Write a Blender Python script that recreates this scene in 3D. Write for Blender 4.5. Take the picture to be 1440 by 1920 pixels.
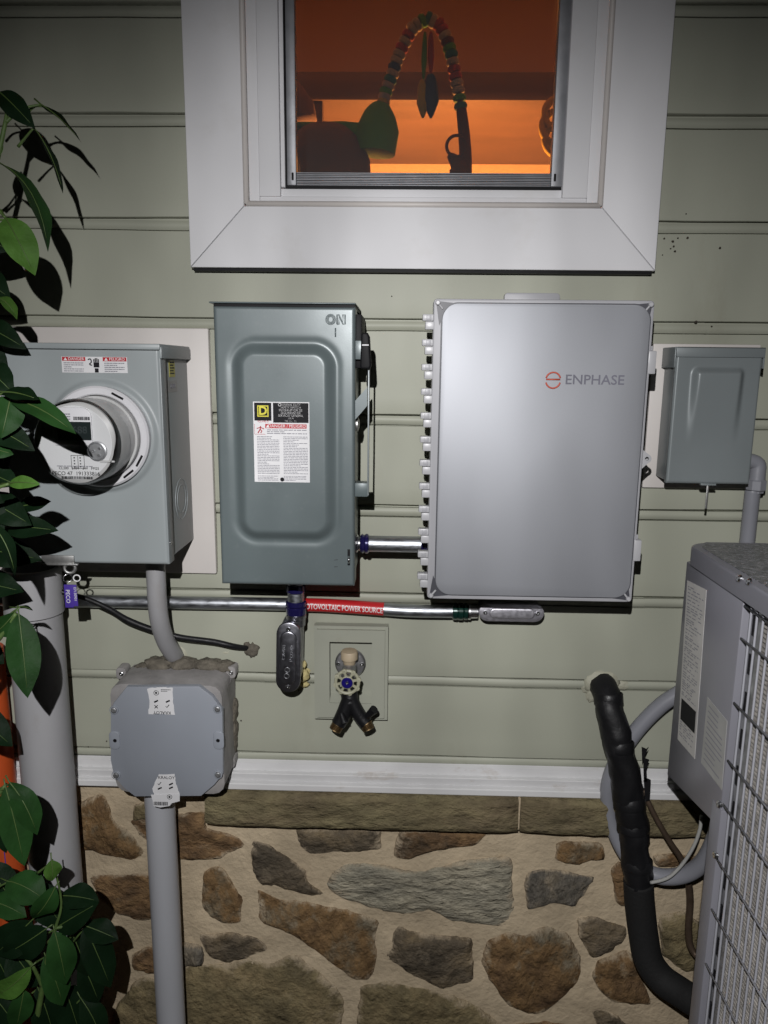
import bpy, bmesh, math, random
import numpy as np
from mathutils import Vector, Matrix, noise

random.seed(7)
scene = bpy.context.scene
for o in list(bpy.data.objects):
    bpy.data.objects.remove(o)
COL = scene.collection
rad = math.radians

# ------------------------------------------------------------------ camera
# world: wall face is the plane y = 0, x runs right along it, z up, the viewer stands at -y
CAM = Vector((0.0, -1.37635, 1.50474))
YAW, PITCH, ROLL, FPX = -0.02376818, -0.19261494, 0.01103142, 1390.0
cy_, sy_, cp_, sp_, cr_, sr_ = math.cos(YAW), math.sin(YAW), math.cos(PITCH), math.sin(PITCH), math.cos(ROLL), math.sin(ROLL)
FWD = Vector((sy_ * cp_, cy_ * cp_, sp_))
_r = Vector((cy_, -sy_, 0))
_u = _r.cross(FWD)
RGT = _r * cr_ + _u * sr_
UPV = _r * -sr_ + _u * cr_
cam = bpy.data.cameras.new('camera')
cam.sensor_fit = 'VERTICAL'
cam.sensor_height = 36
cam.lens = FPX / 1920 * 36
cam.clip_start, cam.clip_end = 0.02, 400
camo = bpy.data.objects.new('camera', cam)
COL.objects.link(camo)
M = Matrix((RGT, UPV, -FWD)).transposed().to_4x4()
M.translation = CAM
camo.matrix_world = M
scene.camera = camo

# ------------------------------------------------------------------ night sky
world = bpy.data.worlds.new('World')
scene.world = world
world.use_nodes = True
wn = world.node_tree.nodes
sky = wn.new('ShaderNodeTexSky')
sky.sky_type = 'NISHITA'
sky.sun_disc = False
sky.sun_elevation = rad(-4)
sky.sun_rotation = rad(200)
wn['Background'].inputs[1].default_value = 0.02
world.node_tree.links.new(sky.outputs[0], wn['Background'].inputs[0])

# ------------------------------------------------------------------ the headlamp of the viewer: the one light outdoors
lamp = bpy.data.lights.new('headlamp', 'SPOT')
lamp.energy = 104
lamp.color = (1.0, 0.985, 0.99)
lamp.spot_size = rad(107)
lamp.spot_blend = 1.0
lamp.shadow_soft_size = 0.006
lampo = bpy.data.objects.new('headlamp', lamp)
COL.objects.link(lampo)
LAMP = Vector((-0.09, -1.58, 1.79))
lampo.location = LAMP
lampo.rotation_euler = Vector((math.sin(rad(2.5)) * math.cos(rad(-34)), math.cos(rad(2.5)) * math.cos(rad(-34)), math.sin(rad(-34)))).to_track_quat('-Z', 'Y').to_euler()

lamp.use_nodes = True
ln, ll = lamp.node_tree.nodes, lamp.node_tree.links
le = ln.get('Emission') or ln.new('ShaderNodeEmission')
ltc = ln.new('ShaderNodeTexCoord'); lmp = ln.new('ShaderNodeMapping'); lmp.inputs['Scale'].default_value = (7, 2.2, 2.2)
lnz = ln.new('ShaderNodeTexNoise'); lnz.inputs['Scale'].default_value = 1.3; lnz.inputs['Detail'].default_value = 2
lmr = ln.new('ShaderNodeMapRange'); lmr.inputs['From Min'].default_value = 0.3; lmr.inputs['From Max'].default_value = 0.7
lmr.inputs['To Min'].default_value = 0.82; lmr.inputs['To Max'].default_value = 1.16
ll.new(ltc.outputs['Normal'], lmp.inputs['Vector']); ll.new(lmp.outputs[0], lnz.inputs['Vector'])
ll.new(lnz.outputs['Fac'], lmr.inputs['Value']); ll.new(lmr.outputs[0], le.inputs['Strength'])

scene.view_settings.view_transform = 'Standard'
scene.view_settings.look = 'None'
scene.view_settings.gamma = 1
scene.view_settings.exposure = 0
scene.cycles.max_bounces = 6
scene.cycles.caustics_reflective = False
scene.cycles.caustics_refractive = False
scene.cycles.sample_clamp_indirect = 3

# ------------------------------------------------------------------ pixel of the photograph -> point at a known depth
def ray(px, py):
    return RGT * ((px - 720) / FPX) + UPV * ((960 - py) / FPX) + FWD
def at(px, py, d=0.0):            # d metres in front of the wall
    r = ray(px, py)
    return CAM + r * ((-d - CAM.y) / r.y)
def atx(px, py, X):               # on the plane x = X
    r = ray(px, py)
    return CAM + r * ((X - CAM.x) / r.x)
def rect(d, tl, tr, bl, br):
    a, b, c, e = at(*tl, d), at(*tr, d), at(*bl, d), at(*br, d)
    return (a.x + c.x) / 2, (b.x + e.x) / 2, (c.z + e.z) / 2, (a.z + b.z) / 2

# ------------------------------------------------------------------ materials
MATS = {}
def mat(name, col, rough=0.5, metal=0.0, var=0.0, vscale=8.0, bump=0.0, bscale=300.0, coat=0.0,
        dirt=None, dscale=6.0, damt=0.5, dlow=0.5, rvar=0.0, stretch=(1, 1, 1), spec=0.5, emit=None, estr=0.0, bdist=0.001, detail=4):
    m = bpy.data.materials.new(name)
    m.use_nodes = True
    nt = m.node_tree
    N, L = nt.nodes, nt.links
    b = N['Principled BSDF']
    c4 = (*col, 1)
    b.inputs['Base Color'].default_value = c4
    b.inputs['Roughness'].default_value = rough
    b.inputs['Metallic'].default_value = metal
    b.inputs['Specular IOR Level'].default_value = spec
    b.inputs['Coat Weight'].default_value = coat
    b.inputs['Coat Roughness'].default_value = 0.15
    if emit:
        b.inputs['Emission Color'].default_value = (*emit, 1)
        b.inputs['Emission Strength'].default_value = estr
    tc = N.new('ShaderNodeTexCoord')
    mp = N.new('ShaderNodeMapping')
    mp.inputs['Scale'].default_value = stretch
    L.new(tc.outputs['Object'], mp.inputs['Vector'])
    def nz(sc, det=detail, rg=0.55):
        n = N.new('ShaderNodeTexNoise')
        n.inputs['Scale'].default_value = sc
        n.inputs['Detail'].default_value = det
        n.inputs['Roughness'].default_value = rg
        L.new(mp.outputs[0], n.inputs['Vector'])
        return n
    cur = None
    if var > 0:
        n = nz(vscale)
        mr = N.new('ShaderNodeMapRange')
        mr.inputs['From Min'].default_value = 0.3
        mr.inputs['From Max'].default_value = 0.7
        mr.inputs['To Min'].default_value = 1 - var
        mr.inputs['To Max'].default_value = 1 + var
        L.new(n.outputs['Fac'], mr.inputs['Value'])
        vm = N.new('ShaderNodeVectorMath')
        vm.operation = 'SCALE'
        vm.inputs[0].default_value = col
        L.new(mr.outputs[0], vm.inputs['Scale'])
        cur = vm.outputs[0]
    if dirt:
        n = nz(dscale, 8, 0.65)
        mr = N.new('ShaderNodeMapRange')
        mr.inputs['From Min'].default_value = dlow
        mr.inputs['From Max'].default_value = dlow + 0.18
        mr.inputs['To Max'].default_value = damt
        L.new(n.outputs['Fac'], mr.inputs['Value'])
        mx = N.new('ShaderNodeMix')
        mx.data_type = 'RGBA'
        mx.inputs[6].default_value = c4
        if cur:
            L.new(cur, mx.inputs[6])
        mx.inputs[7].default_value = (*dirt, 1)
        L.new(mr.outputs[0], mx.inputs[0])
        cur = mx.outputs[2]
    if cur:
        L.new(cur, b.inputs['Base Color'])
    if rvar > 0:
        n = nz(vscale * 3)
        mr = N.new('ShaderNodeMapRange')
        mr.inputs['From Min'].default_value = 0.3
        mr.inputs['From Max'].default_value = 0.7
        mr.inputs['To Min'].default_value = max(0.03, rough - rvar)
        mr.inputs['To Max'].default_value = rough + rvar
        L.new(n.outputs['Fac'], mr.inputs['Value'])
        L.new(mr.outputs[0], b.inputs['Roughness'])
    if bump > 0:
        n = nz(bscale, 6, 0.6)
        bp = N.new('ShaderNodeBump')
        bp.inputs['Strength'].default_value = bump
        bp.inputs['Distance'].default_value = bdist
        L.new(n.outputs['Fac'], bp.inputs['Height'])
        L.new(bp.outputs[0], b.inputs['Normal'])
    MATS[name] = m
    return m

mat('siding', (0.355, 0.365, 0.295), 0.5, var=0.06, vscale=3, bump=0.25, bscale=420, dirt=(0.22, 0.2, 0.14), dscale=5, damt=0.38, dlow=0.57, stretch=(1, 1, 0.35), bdist=0.0004, spec=0.35)
mat('gap', (0.03, 0.03, 0.025), 0.9)
mat('white_vinyl', (0.70, 0.70, 0.715), 0.6, var=0.03, vscale=3, dirt=(0.5, 0.47, 0.42), dscale=7, damt=0.25, dlow=0.58, spec=0.15)
mat('trim_white', (0.6, 0.6, 0.6), 0.6, var=0.08, vscale=6, spec=0.2, dirt=(0.3, 0.22, 0.14), dscale=9, damt=0.7, dlow=0.58, stretch=(1, 1, 2.5))
mat('ivory', (0.62, 0.585, 0.555), 0.5, var=0.04, vscale=4)
mat('screen_frame', (0.23, 0.235, 0.25), 0.45, metal=0.3, var=0.15, vscale=30, bump=0.2, bscale=200)
mat('black', (0.006, 0.006, 0.007), 0.55, spec=0.15)
mat('black_tape', (0.009, 0.009, 0.010), 0.46, bump=0.35, bscale=28, bdist=0.006, rvar=0.12, vscale=9, spec=0.3)
mat('black_foam', (0.012, 0.012, 0.012), 0.75, spec=0.25, bump=0.4, bscale=160, bdist=0.003)
mat('meter_grey', (0.285, 0.315, 0.32), 0.42, var=0.04, vscale=4, bump=0.08, bscale=700, bdist=0.0004)
mat('galv_dirty', (0.4, 0.4, 0.39), 0.45, metal=0.85, var=0.25, vscale=40, bump=0.3, bscale=200)
mat('switch_enamel', (0.118, 0.145, 0.149), 0.36, metal=0.12, dirt=(0.24, 0.25, 0.25), dscale=90, damt=0.16, dlow=0.58, var=0.03, vscale=4, bump=0.06, bscale=420, bdist=0.0005, rvar=0.04)
mat('small_box_enamel', (0.205, 0.23, 0.235), 0.4, metal=0.15, var=0.05, vscale=5, bump=0.06, bscale=500, dirt=(0.3, 0.29, 0.27), dscale=9, damt=0.3, dlow=0.62)
mat('silver_panel', (0.275, 0.284, 0.305), 0.51, metal=0.40, var=0.035, vscale=900, bump=0.12, bscale=1500, bdist=0.0003)
mat('abs_grey', (0.35, 0.352, 0.37), 0.42, var=0.03, vscale=10)
mat('abs_dark_shade', (0.055, 0.056, 0.066), 0.45, var=0.05, vscale=20)  # dark corner plastic, also the painted shade along the panel edge
mat('hinge_plastic', (0.41, 0.412, 0.425), 0.35)
mat('emt', (0.45, 0.47, 0.5), 0.42, metal=1.0, var=0.1, vscale=60, bump=0.3, bscale=70, rvar=0.13, stretch=(0.3, 1, 1), dirt=(0.25, 0.25, 0.26), dscale=45, damt=0.35, dlow=0.6)
mat('cast_alu', (0.36, 0.36, 0.40), 0.34, metal=1.0, var=0.06, vscale=40, bump=0.12, bscale=120, rvar=0.05)
mat('cast_alu_bright', (0.62, 0.61, 0.66), 0.42, metal=0.9, var=0.1, vscale=50, bump=0.4, bscale=220, rvar=0.1)
mat('zinc', (0.7, 0.71, 0.72), 0.25, metal=1.0)
mat('blue_insul', (0.016, 0.013, 0.085), 0.22, coat=0.6, metal=0.3)
mat('green_insul', (0.006, 0.032, 0.024), 0.22, coat=0.6, metal=0.3)
mat('pvc_grey', (0.4, 0.41, 0.435), 0.45, var=0.05, vscale=6, dirt=(0.2, 0.18, 0.15), dscale=10, damt=0.35, dlow=0.6, stretch=(1, 1, 0.4), bump=0.08, bscale=200)
mat('pvc_light', (0.335, 0.335, 0.345), 0.5, var=0.06, vscale=7, dirt=(0.22, 0.19, 0.16), dscale=12, damt=0.4, dlow=0.58, stretch=(1, 1, 0.5))
mat('box_grey', (0.255, 0.275, 0.31), 0.48, var=0.04, vscale=5, dirt=(0.3, 0.28, 0.26), dscale=25, damt=0.25, dlow=0.64)
mat('box_dusty', (0.25, 0.24, 0.235), 0.7, var=0.2, vscale=30, dirt=(0.4, 0.37, 0.33), dscale=140, damt=0.7, dlow=0.6, bump=0.4, bscale=250)
mat('paper', (0.66, 0.66, 0.67), 0.5, var=0.04, vscale=30)
mat('paper_dull', (0.5, 0.49, 0.47), 0.5, var=0.08, vscale=30)
mat('clear_label', (0.36, 0.36, 0.35), 0.5, var=0.08, vscale=30)
mat('ink', (0.012, 0.012, 0.014), 0.55, spec=0.12)
mat('ink_grey', (0.22, 0.22, 0.25), 0.5)
mat('print_fine', (0.2, 0.2, 0.23), 0.5)
mat('red_print', (0.42, 0.02, 0.03), 0.45)
mat('red_tape', (0.5, 0.018, 0.022), 0.35)
mat('yellow_print', (0.6, 0.55, 0.03), 0.45)
mat('yellow_label', (0.5, 0.47, 0.08), 0.5)
mat('white_print', (0.72, 0.72, 0.72), 0.5)
mat('logo_orange', (0.5, 0.085, 0.05), 0.5)
mat('logo_grey', (0.12, 0.12, 0.15), 0.5)
mat('meter_white', (0.6, 0.61, 0.615), 0.4)
mat('meter_side', (0.47, 0.475, 0.47), 0.28, var=0.04, vscale=20)
mat('meter_ring', (0.62, 0.62, 0.64), 0.35)
mat('lcd', (0.012, 0.018, 0.018), 0.3)
mat('lcd_digit', (0.03, 0.04, 0.04), 0.4)
mat('tag_purple', (0.07, 0.04, 0.30), 0.4)
mat('orange_plastic', (0.48, 0.075, 0.015), 0.5, var=0.1, vscale=10)
mat('block_sage', (0.33, 0.34, 0.28), 0.5, var=0.04, vscale=8, dirt=(0.2, 0.17, 0.12), dscale=12, damt=0.3, dlow=0.62)
mat('bib_metal', (0.45, 0.45, 0.46), 0.42, metal=0.9, var=0.2, vscale=50, bump=0.4, bscale=200)
mat('bib_beige', (0.43, 0.35, 0.24), 0.55, var=0.12, vscale=40)
mat('wheel_cream', (0.34, 0.335, 0.24), 0.5, var=0.15, vscale=50)
mat('wheel_blue', (0.012, 0.008, 0.13), 0.2, coat=0.8)
mat('rubber_black', (0.008, 0.008, 0.009), 0.42, spec=0.25, bump=0.3, bscale=180, bdist=0.002)
mat('brass', (0.18, 0.125, 0.065), 0.5, metal=1.0, var=0.2, vscale=80, bump=0.3, bscale=200)
mat('caulk', (0.39, 0.385, 0.30), 0.6, var=0.15, vscale=25, bump=0.6, bscale=90, bdist=0.004)
mat('foam_yellow', (0.5, 0.43, 0.2), 0.8, var=0.25, vscale=60, bump=0.8, bscale=120, bdist=0.004)
mat('duct_seal', (0.13, 0.115, 0.09), 0.85, var=0.35, vscale=70, bump=1.0, bscale=130, bdist=0.005)
mat('copper_old', (0.12, 0.085, 0.06), 0.45, metal=0.6, var=0.2, vscale=60)
mat('wire_grey', (0.38, 0.38, 0.36), 0.45)
mat('liquidtight', (0.22, 0.225, 0.25), 0.42, var=0.06, vscale=10, bump=0.1, bscale=300)
mat('ac_paint', (0.235, 0.235, 0.265), 0.34, metal=0.2, var=0.05, vscale=5, bump=0.04, bscale=300, rvar=0.06)
mat('ac_lid', (0.2, 0.205, 0.215), 0.26, metal=0.3, var=0.5, vscale=90, bump=1.0, bscale=130, bdist=0.010, dirt=(0.75, 0.75, 0.75), dscale=150, damt=0.85, dlow=0.56)
mat('ac_coil', (0.36, 0.34, 0.31), 0.55, metal=0.1, var=0.4, vscale=90)
mat('ac_wire', (0.31, 0.315, 0.345), 0.45)
mat('stud_metal', (0.42, 0.43, 0.44), 0.4, metal=0.8, var=0.3, vscale=60, bump=0.5, bscale=150)
mat('leaf_green', (0.014, 0.045, 0.011), 0.5, var=0.35, vscale=14, bump=0.3, bscale=110, bdist=0.003, spec=0.08)
mat('leaf_dark_shaded', (0.0045, 0.013, 0.005), 0.5, var=0.3, vscale=14, bump=0.3, bscale=110, bdist=0.003, spec=0.06)  # darker leaves, with the shade cast by other leaves put into the colour
mat('leaf_pale', (0.05, 0.115, 0.02), 0.55, spec=0.1, var=0.25, vscale=30, bump=0.5, bscale=140, bdist=0.003)
mat('midrib', (0.06, 0.1, 0.025), 0.5)
mat('stem_green', (0.07, 0.12, 0.03), 0.6, var=0.3, vscale=30)
mat('bark', (0.045, 0.035, 0.025), 0.85, var=0.4, vscale=30, bump=0.8, bscale=80, bdist=0.004)
mat('mortar', (0.49, 0.40, 0.275), 0.9, var=0.16, vscale=11, bump=0.6, bscale=75, bdist=0.008, dirt=(0.30, 0.23, 0.155), dscale=4, damt=0.6, dlow=0.54, spec=0.2)
mat('ground_soil', (0.05, 0.04, 0.03), 0.95, var=0.4, vscale=12, bump=1, bscale=30, bdist=0.02)
mat('concrete', (0.3, 0.29, 0.27), 0.9, var=0.2, vscale=10, bump=0.5, bscale=60, bdist=0.004)
mat('room_paint', (0.5, 0.36, 0.25), 0.8)
mat('shelf_wood', (0.05, 0.028, 0.018), 0.5, var=0.3, vscale=10, stretch=(0.2, 1, 4))
mat('toy_green', (0.05, 0.17, 0.02), 0.85, spec=0.1)
mat('toy_plum', (0.09, 0.06, 0.06), 0.85, spec=0.1)
mat('toy_red', (0.2, 0.03, 0.025), 0.85, spec=0.1)
mat('toy_white', (0.22, 0.2, 0.18), 0.85, spec=0.1)
mat('toy_blue', (0.025, 0.05, 0.11), 0.85, spec=0.1)
mat('toy_teal', (0.02, 0.1, 0.1), 0.85, spec=0.1)
mat('toy_yellow', (0.25, 0.19, 0.04), 0.85, spec=0.1)
mat('toy_brown', (0.07, 0.025, 0.015), 0.85, spec=0.1)

def stone_mat(name, a, b, c, sc, stretch, smear=0.55, turn=1.3):
    """layered field stone: three tones mixed by two noises, rough relief"""
    m = mat(name, a, 0.75, bump=1.0, bscale=38, bdist=0.016, detail=8, stretch=stretch, spec=0.3)
    nt = m.node_tree; N, L = nt.nodes, nt.links
    mp = [n for n in N if n.bl_idname == 'ShaderNodeMapping'][0]
    oi = N.new('ShaderNodeObjectInfo'); ml = N.new('ShaderNodeMath'); ml.operation = 'MULTIPLY'; ml.inputs[1].default_value = turn
    cx = N.new('ShaderNodeCombineXYZ'); L.new(oi.outputs['Random'], ml.inputs[0]); L.new(ml.outputs[0], cx.inputs['Y']); L.new(cx.outputs[0], mp.inputs['Rotation'])
    at_ = N.new('ShaderNodeAttribute'); at_.attribute_name = 'edge'
    bs = N['Principled BSDF']
    n1 = N.new('ShaderNodeTexNoise'); n1.inputs['Scale'].default_value = sc; n1.inputs['Detail'].default_value = 9; n1.inputs['Roughness'].default_value = 0.68
    n2 = N.new('ShaderNodeTexNoise'); n2.inputs['Scale'].default_value = sc * 4.5; n2.inputs['Detail'].default_value = 8; n2.inputs['Roughness'].default_value = 0.7
    for n in (n1, n2): L.new(mp.outputs[0], n.inputs['Vector'])
    r1 = N.new('ShaderNodeValToRGB')
    e = r1.color_ramp.elements
    e[0].position, e[0].color = 0.36, (*a, 1)
    e[1].position, e[1].color = 0.64, (*c, 1)
    k = e.new(0.5); k.color = (*b, 1)
    L.new(n1.outputs['Fac'], r1.inputs[0])
    mr = N.new('ShaderNodeMapRange'); mr.inputs['From Min'].default_value = 0.3; mr.inputs['From Max'].default_value = 0.7
    mr.inputs['To Min'].default_value = 0.55; mr.inputs['To Max'].default_value = 1.5
    L.new(n2.outputs['Fac'], mr.inputs['Value'])
    vm = N.new('ShaderNodeVectorMath'); vm.operation = 'SCALE'
    L.new(r1.outputs[0], vm.inputs[0]); L.new(mr.outputs[0], vm.inputs['Scale'])
    n3 = N.new('ShaderNodeTexNoise'); n3.inputs['Scale'].default_value = 14; n3.inputs['Detail'].default_value = 10; n3.inputs['Roughness'].default_value = 0.75
    L.new(mp.outputs[0], n3.inputs['Vector'])
    m3 = N.new('ShaderNodeMapRange'); m3.inputs['From Min'].default_value = 0.56; m3.inputs['From Max'].default_value = 0.72; m3.inputs['To Max'].default_value = smear
    L.new(n3.outputs['Fac'], m3.inputs['Value'])
    # mortar wiped over the rim of the stone
    me_ = N.new('ShaderNodeMath'); me_.operation = 'MULTIPLY_ADD'; me_.inputs[1].default_value = 0.27
    L.new(at_.outputs['Fac'], me_.inputs[0]); L.new(n3.outputs['Fac'], me_.inputs[2])
    m4 = N.new('ShaderNodeMapRange'); m4.inputs['From Min'].default_value = 0.68; m4.inputs['From Max'].default_value = 0.86
    L.new(me_.outputs[0], m4.inputs['Value'])
    mm = N.new('ShaderNodeMath'); mm.operation = 'MAXIMUM'; L.new(m3.outputs[0], mm.inputs[0]); L.new(m4.outputs[0], mm.inputs[1])
    mx = N.new('ShaderNodeMix'); mx.data_type = 'RGBA'; mx.inputs[7].default_value = (0.43, 0.35, 0.245, 1)
    L.new(vm.outputs[0], mx.inputs[6]); L.new(mm.outputs[0], mx.inputs[0])
    L.new(mx.outputs[2], bs.inputs['Base Color'])
    return m
stone_mat('stone_brown', (0.077, 0.052, 0.030), (0.156, 0.093, 0.045), (0.265, 0.165, 0.076), 8, (1, 1, 1.35))
stone_mat('stone_dark', (0.070, 0.057, 0.040), (0.117, 0.093, 0.063), (0.172, 0.130, 0.076), 9, (1, 1, 1.15))
stone_mat('stone_grey', (0.189, 0.178, 0.140), (0.298, 0.275, 0.210), (0.367, 0.332, 0.245), 6, (1.0, 1, 2.4), 0.35, 0.5)
stone_mat('stone_slate', (0.077, 0.071, 0.062), (0.132, 0.118, 0.095), (0.188, 0.159, 0.114), 10, (1.7, 1, 1))
stone_mat('stone_rust', (0.117, 0.071, 0.036), (0.188, 0.114, 0.050), (0.156, 0.137, 0.095), 7, (1.35, 1, 1))
stone_mat('stone_olive', (0.117, 0.095, 0.054), (0.179, 0.144, 0.076), (0.233, 0.179, 0.095), 6, (1, 1, 1))
stone_mat('ledge_stone', (0.12, 0.092, 0.055), (0.155, 0.127, 0.07), (0.19, 0.164, 0.088), 4, (0.8, 1, 1.6), 0.12, 0.0)

def alpha_mat(name, col, alpha, rough, metal=0):
    m = bpy.data.materials.new(name); m.use_nodes = True
    b = m.node_tree.nodes['Principled BSDF']
    b.inputs['Base Color'].default_value = (*col, 1); b.inputs['Alpha'].default_value = alpha
    b.inputs['Roughness'].default_value = rough; b.inputs['Metallic'].default_value = metal
    MATS[name] = m
    return m
alpha_mat('insect_mesh', (0.05, 0.045, 0.045), 0.5, 0.8)
def clear_mat(name, tint, refl):
    m = bpy.data.materials.new(name); m.use_nodes = True
    nt = m.node_tree; N, L = nt.nodes, nt.links
    N.remove(N['Principled BSDF'])
    t = N.new('ShaderNodeBsdfTransparent'); t.inputs[0].default_value = (*tint, 1)
    g = N.new('ShaderNodeBsdfGlossy'); g.inputs['Roughness'].default_value = 0.04
    f = N.new('ShaderNodeFresnel'); f.inputs['IOR'].default_value = refl
    mx = N.new('ShaderNodeMixShader')
    L.new(f.outputs[0], mx.inputs[0]); L.new(t.outputs[0], mx.inputs[1]); L.new(g.outputs[0], mx.inputs[2])
    L.new(mx.outputs[0], N['Material Output'].inputs['Surface'])
    MATS[name] = m
clear_mat('window_glass', (0.93, 0.95, 0.94), 1.4)
clear_mat('meter_glass', (0.96, 0.96, 0.96), 1.35)

# ------------------------------------------------------------------ object helpers
def thing(name, label, cat, loc=(0, 0, 0), group=None):
    o = bpy.data.objects.new(name, None)
    COL.objects.link(o)
    o.empty_display_size = 0.05
    o.location = loc
    o['label'] = label; o['category'] = cat
    if group: o['group'] = group
    return o
def tag(o, label, cat, group=None):
    o['label'] = label; o['category'] = cat
    if group: o['group'] = group
    return o
def world_loc(o):
    return o.location + (world_loc(o.parent) + o.matrix_parent_inverse.translation if o.parent else Vector())
def link(name, me, m, parent=None, smooth=False):
    o = bpy.data.objects.new(name, me)
    COL.objects.link(o)
    if m and not me.materials:
        me.materials.append(MATS[m] if isinstance(m, str) else m)
    if smooth is True:
        me.shade_smooth()
    elif smooth:
        me.set_sharp_from_angle(angle=rad(smooth)) if hasattr(me, 'set_sharp_from_angle') else None
    if parent:
        o.parent = parent
        o.matrix_parent_inverse = Matrix.Translation(-world_loc(parent))
    return o
class MB:
    """collects shapes into one mesh"""
    def __init__(s):
        s.bm = bmesh.new()
    def verts(s, vs, fs):
        b = [s.bm.verts.new(v) for v in vs]
        for f in fs:
            try: s.bm.faces.new([b[i] for i in f])
            except ValueError: pass
        return b
    def box(s, x0, x1, y0, y1, z0, z1, r=0.0, seg=2):
        bm = bmesh.new()
        vs = [bm.verts.new((x, y, z)) for z in (z0, z1) for y in (y0, y1) for x in (x0, x1)]
        for f in ((0, 2, 3, 1), (4, 5, 7, 6), (0, 1, 5, 4), (2, 6, 7, 3), (0, 4, 6, 2), (1, 3, 7, 5)):
            bm.faces.new([vs[i] for i in f])
        bm.normal_update()
        if r > 0:
            bmesh.ops.bevel(bm, geom=bm.edges[:], offset=r, segments=seg, profile=0.5, affect='EDGES')
        s.merge(bm)
        return s
    def merge(s, bm, mtx=None):
        mp = {}
        for v in bm.verts: mp[v] = s.bm.verts.new(mtx @ v.co if mtx else v.co)
        for f in bm.faces:
            try: s.bm.faces.new([mp[v] for v in f.verts])
            except ValueError: pass
        bm.free()
    def tube(s, pts, r, n=12, caps=True, spline=0):
        pts = [Vector(p) for p in pts]
        rs = list(r) if isinstance(r, (list, tuple)) else [r] * len(pts)
        if spline:
            q, qr = [], []
            for i in range(len(pts) - 1):
                p0, p1, p2, p3 = pts[max(i - 1, 0)], pts[i], pts[i + 1], pts[min(i + 2, len(pts) - 1)]
                for k in range(spline):
                    t = k / spline
                    q.append(0.5 * ((2 * p1) + (p2 - p0) * t + (2 * p0 - 5 * p1 + 4 * p2 - p3) * t * t + (3 * p1 - p0 - 3 * p2 + p3) * t ** 3))
                    qr.append(rs[i] * (1 - t) + rs[i + 1] * t)
            q.append(pts[-1]); qr.append(rs[-1])
            pts, rs = q, qr
        rings = []
        up = None
        for i, p in enumerate(pts):
            tg = (pts[min(i + 1, len(pts) - 1)] - pts[max(i - 1, 0)])
            if tg.length < 1e-9: tg = Vector((0, 0, 1))
            tg.normalize()
            if up is None:
                up = Vector((0, 0, 1)) if abs(tg.z) < 0.9 else Vector((0, -1, 0))
            a = (up - tg * up.dot(tg)).normalized()
            up = a
            b = tg.cross(a)
            rings.append([s.bm.verts.new(p + (a * math.cos(2 * math.pi * k / n) + b * math.sin(2 * math.pi * k / n)) * rs[i]) for k in range(n)])
        for i in range(len(rings) - 1):
            for k in range(n):
                s.bm.faces.new((rings[i][k], rings[i + 1][k], rings[i + 1][(k + 1) % n], rings[i][(k + 1) % n]))
        if caps:
            s.bm.faces.new(rings[0]); s.bm.faces.new(rings[-1][::-1])
        return s
    def lathe(s, c, axis, prof, n=32, a0=0.0, a1=2 * math.pi, cap=True):
        """prof: (distance along axis, radius)"""
        ax = Vector(axis).normalized()
        a = ax.orthogonal().normalized(); b = ax.cross(a)
        c = Vector(c)
        rings = []
        for h, r in prof:
            if r < 1e-6: rings.append([s.bm.verts.new(c + ax * h)])
            else: rings.append([s.bm.verts.new(c + ax * h + (a * math.cos(2 * math.pi * k / n) + b * math.sin(2 * math.pi * k / n)) * r) for k in range(n)])
        for i in range(len(rings) - 1):
            A, B = rings[i], rings[i + 1]
            for k in range(n):
                k2 = (k + 1) % n
                if len(A) == 1 and len(B) == 1: continue
                if len(A) == 1: s.bm.faces.new((A[0], B[k2], B[k]))
                elif len(B) == 1: s.bm.faces.new((A[k], A[k2], B[0]))
                else: s.bm.faces.new((A[k], A[k2], B[k2], B[k]))
        return s
    def prism(s, poly, y0, y1, bev=0.0, seg=2):
        """poly in (x, z), counter-clockwise seen from the viewer, extruded from y0 (front) to y1 (back)"""
        bm = bmesh.new()
        f = [bm.verts.new((x, y0, z)) for x, z in poly]
        g = [bm.verts.new((x, y1, z)) for x, z in poly]
        n = len(poly)
        ff = bm.faces.new(f); bm.faces.new(g[::-1])
        for i in range(n):
            bm.faces.new((f[i], g[i], g[(i + 1) % n], f[(i + 1) % n]))
        bmesh.ops.recalc_face_normals(bm, faces=bm.faces)
        if bev > 0:
            bmesh.ops.bevel(bm, geom=list(ff.edges), offset=bev, segments=seg, profile=0.5, affect='EDGES')
        s.merge(bm)
        return s
    def torus(s, c, axis, R, r, n=28, m=8):
        ax = Vector(axis).normalized(); a = ax.orthogonal().normalized(); b = ax.cross(a); c = Vector(c)
        g = []
        for i in range(n):
            t = 2 * math.pi * i / n
            rd = a * math.cos(t) + b * math.sin(t)
            g.append([s.bm.verts.new(c + rd * (R + r * math.cos(2 * math.pi * k / m)) + ax * r * math.sin(2 * math.pi * k / m)) for k in range(m)])
        for i in range(n):
            for k in range(m):
                s.bm.faces.new((g[i][k], g[(i + 1) % n][k], g[(i + 1) % n][(k + 1) % m], g[i][(k + 1) % m]))
        return s
    def build(s, name, m, parent=None, smooth=35):
        bmesh.ops.recalc_face_normals(s.bm, faces=s.bm.faces)
        me = bpy.data.meshes.new(name)
        s.bm.to_mesh(me); s.bm.free()
        if smooth:
            me.shade_smooth()
            if smooth is not True:
                me.set_sharp_from_angle(angle=rad(smooth))
        return link(name, me, m, parent)
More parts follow.
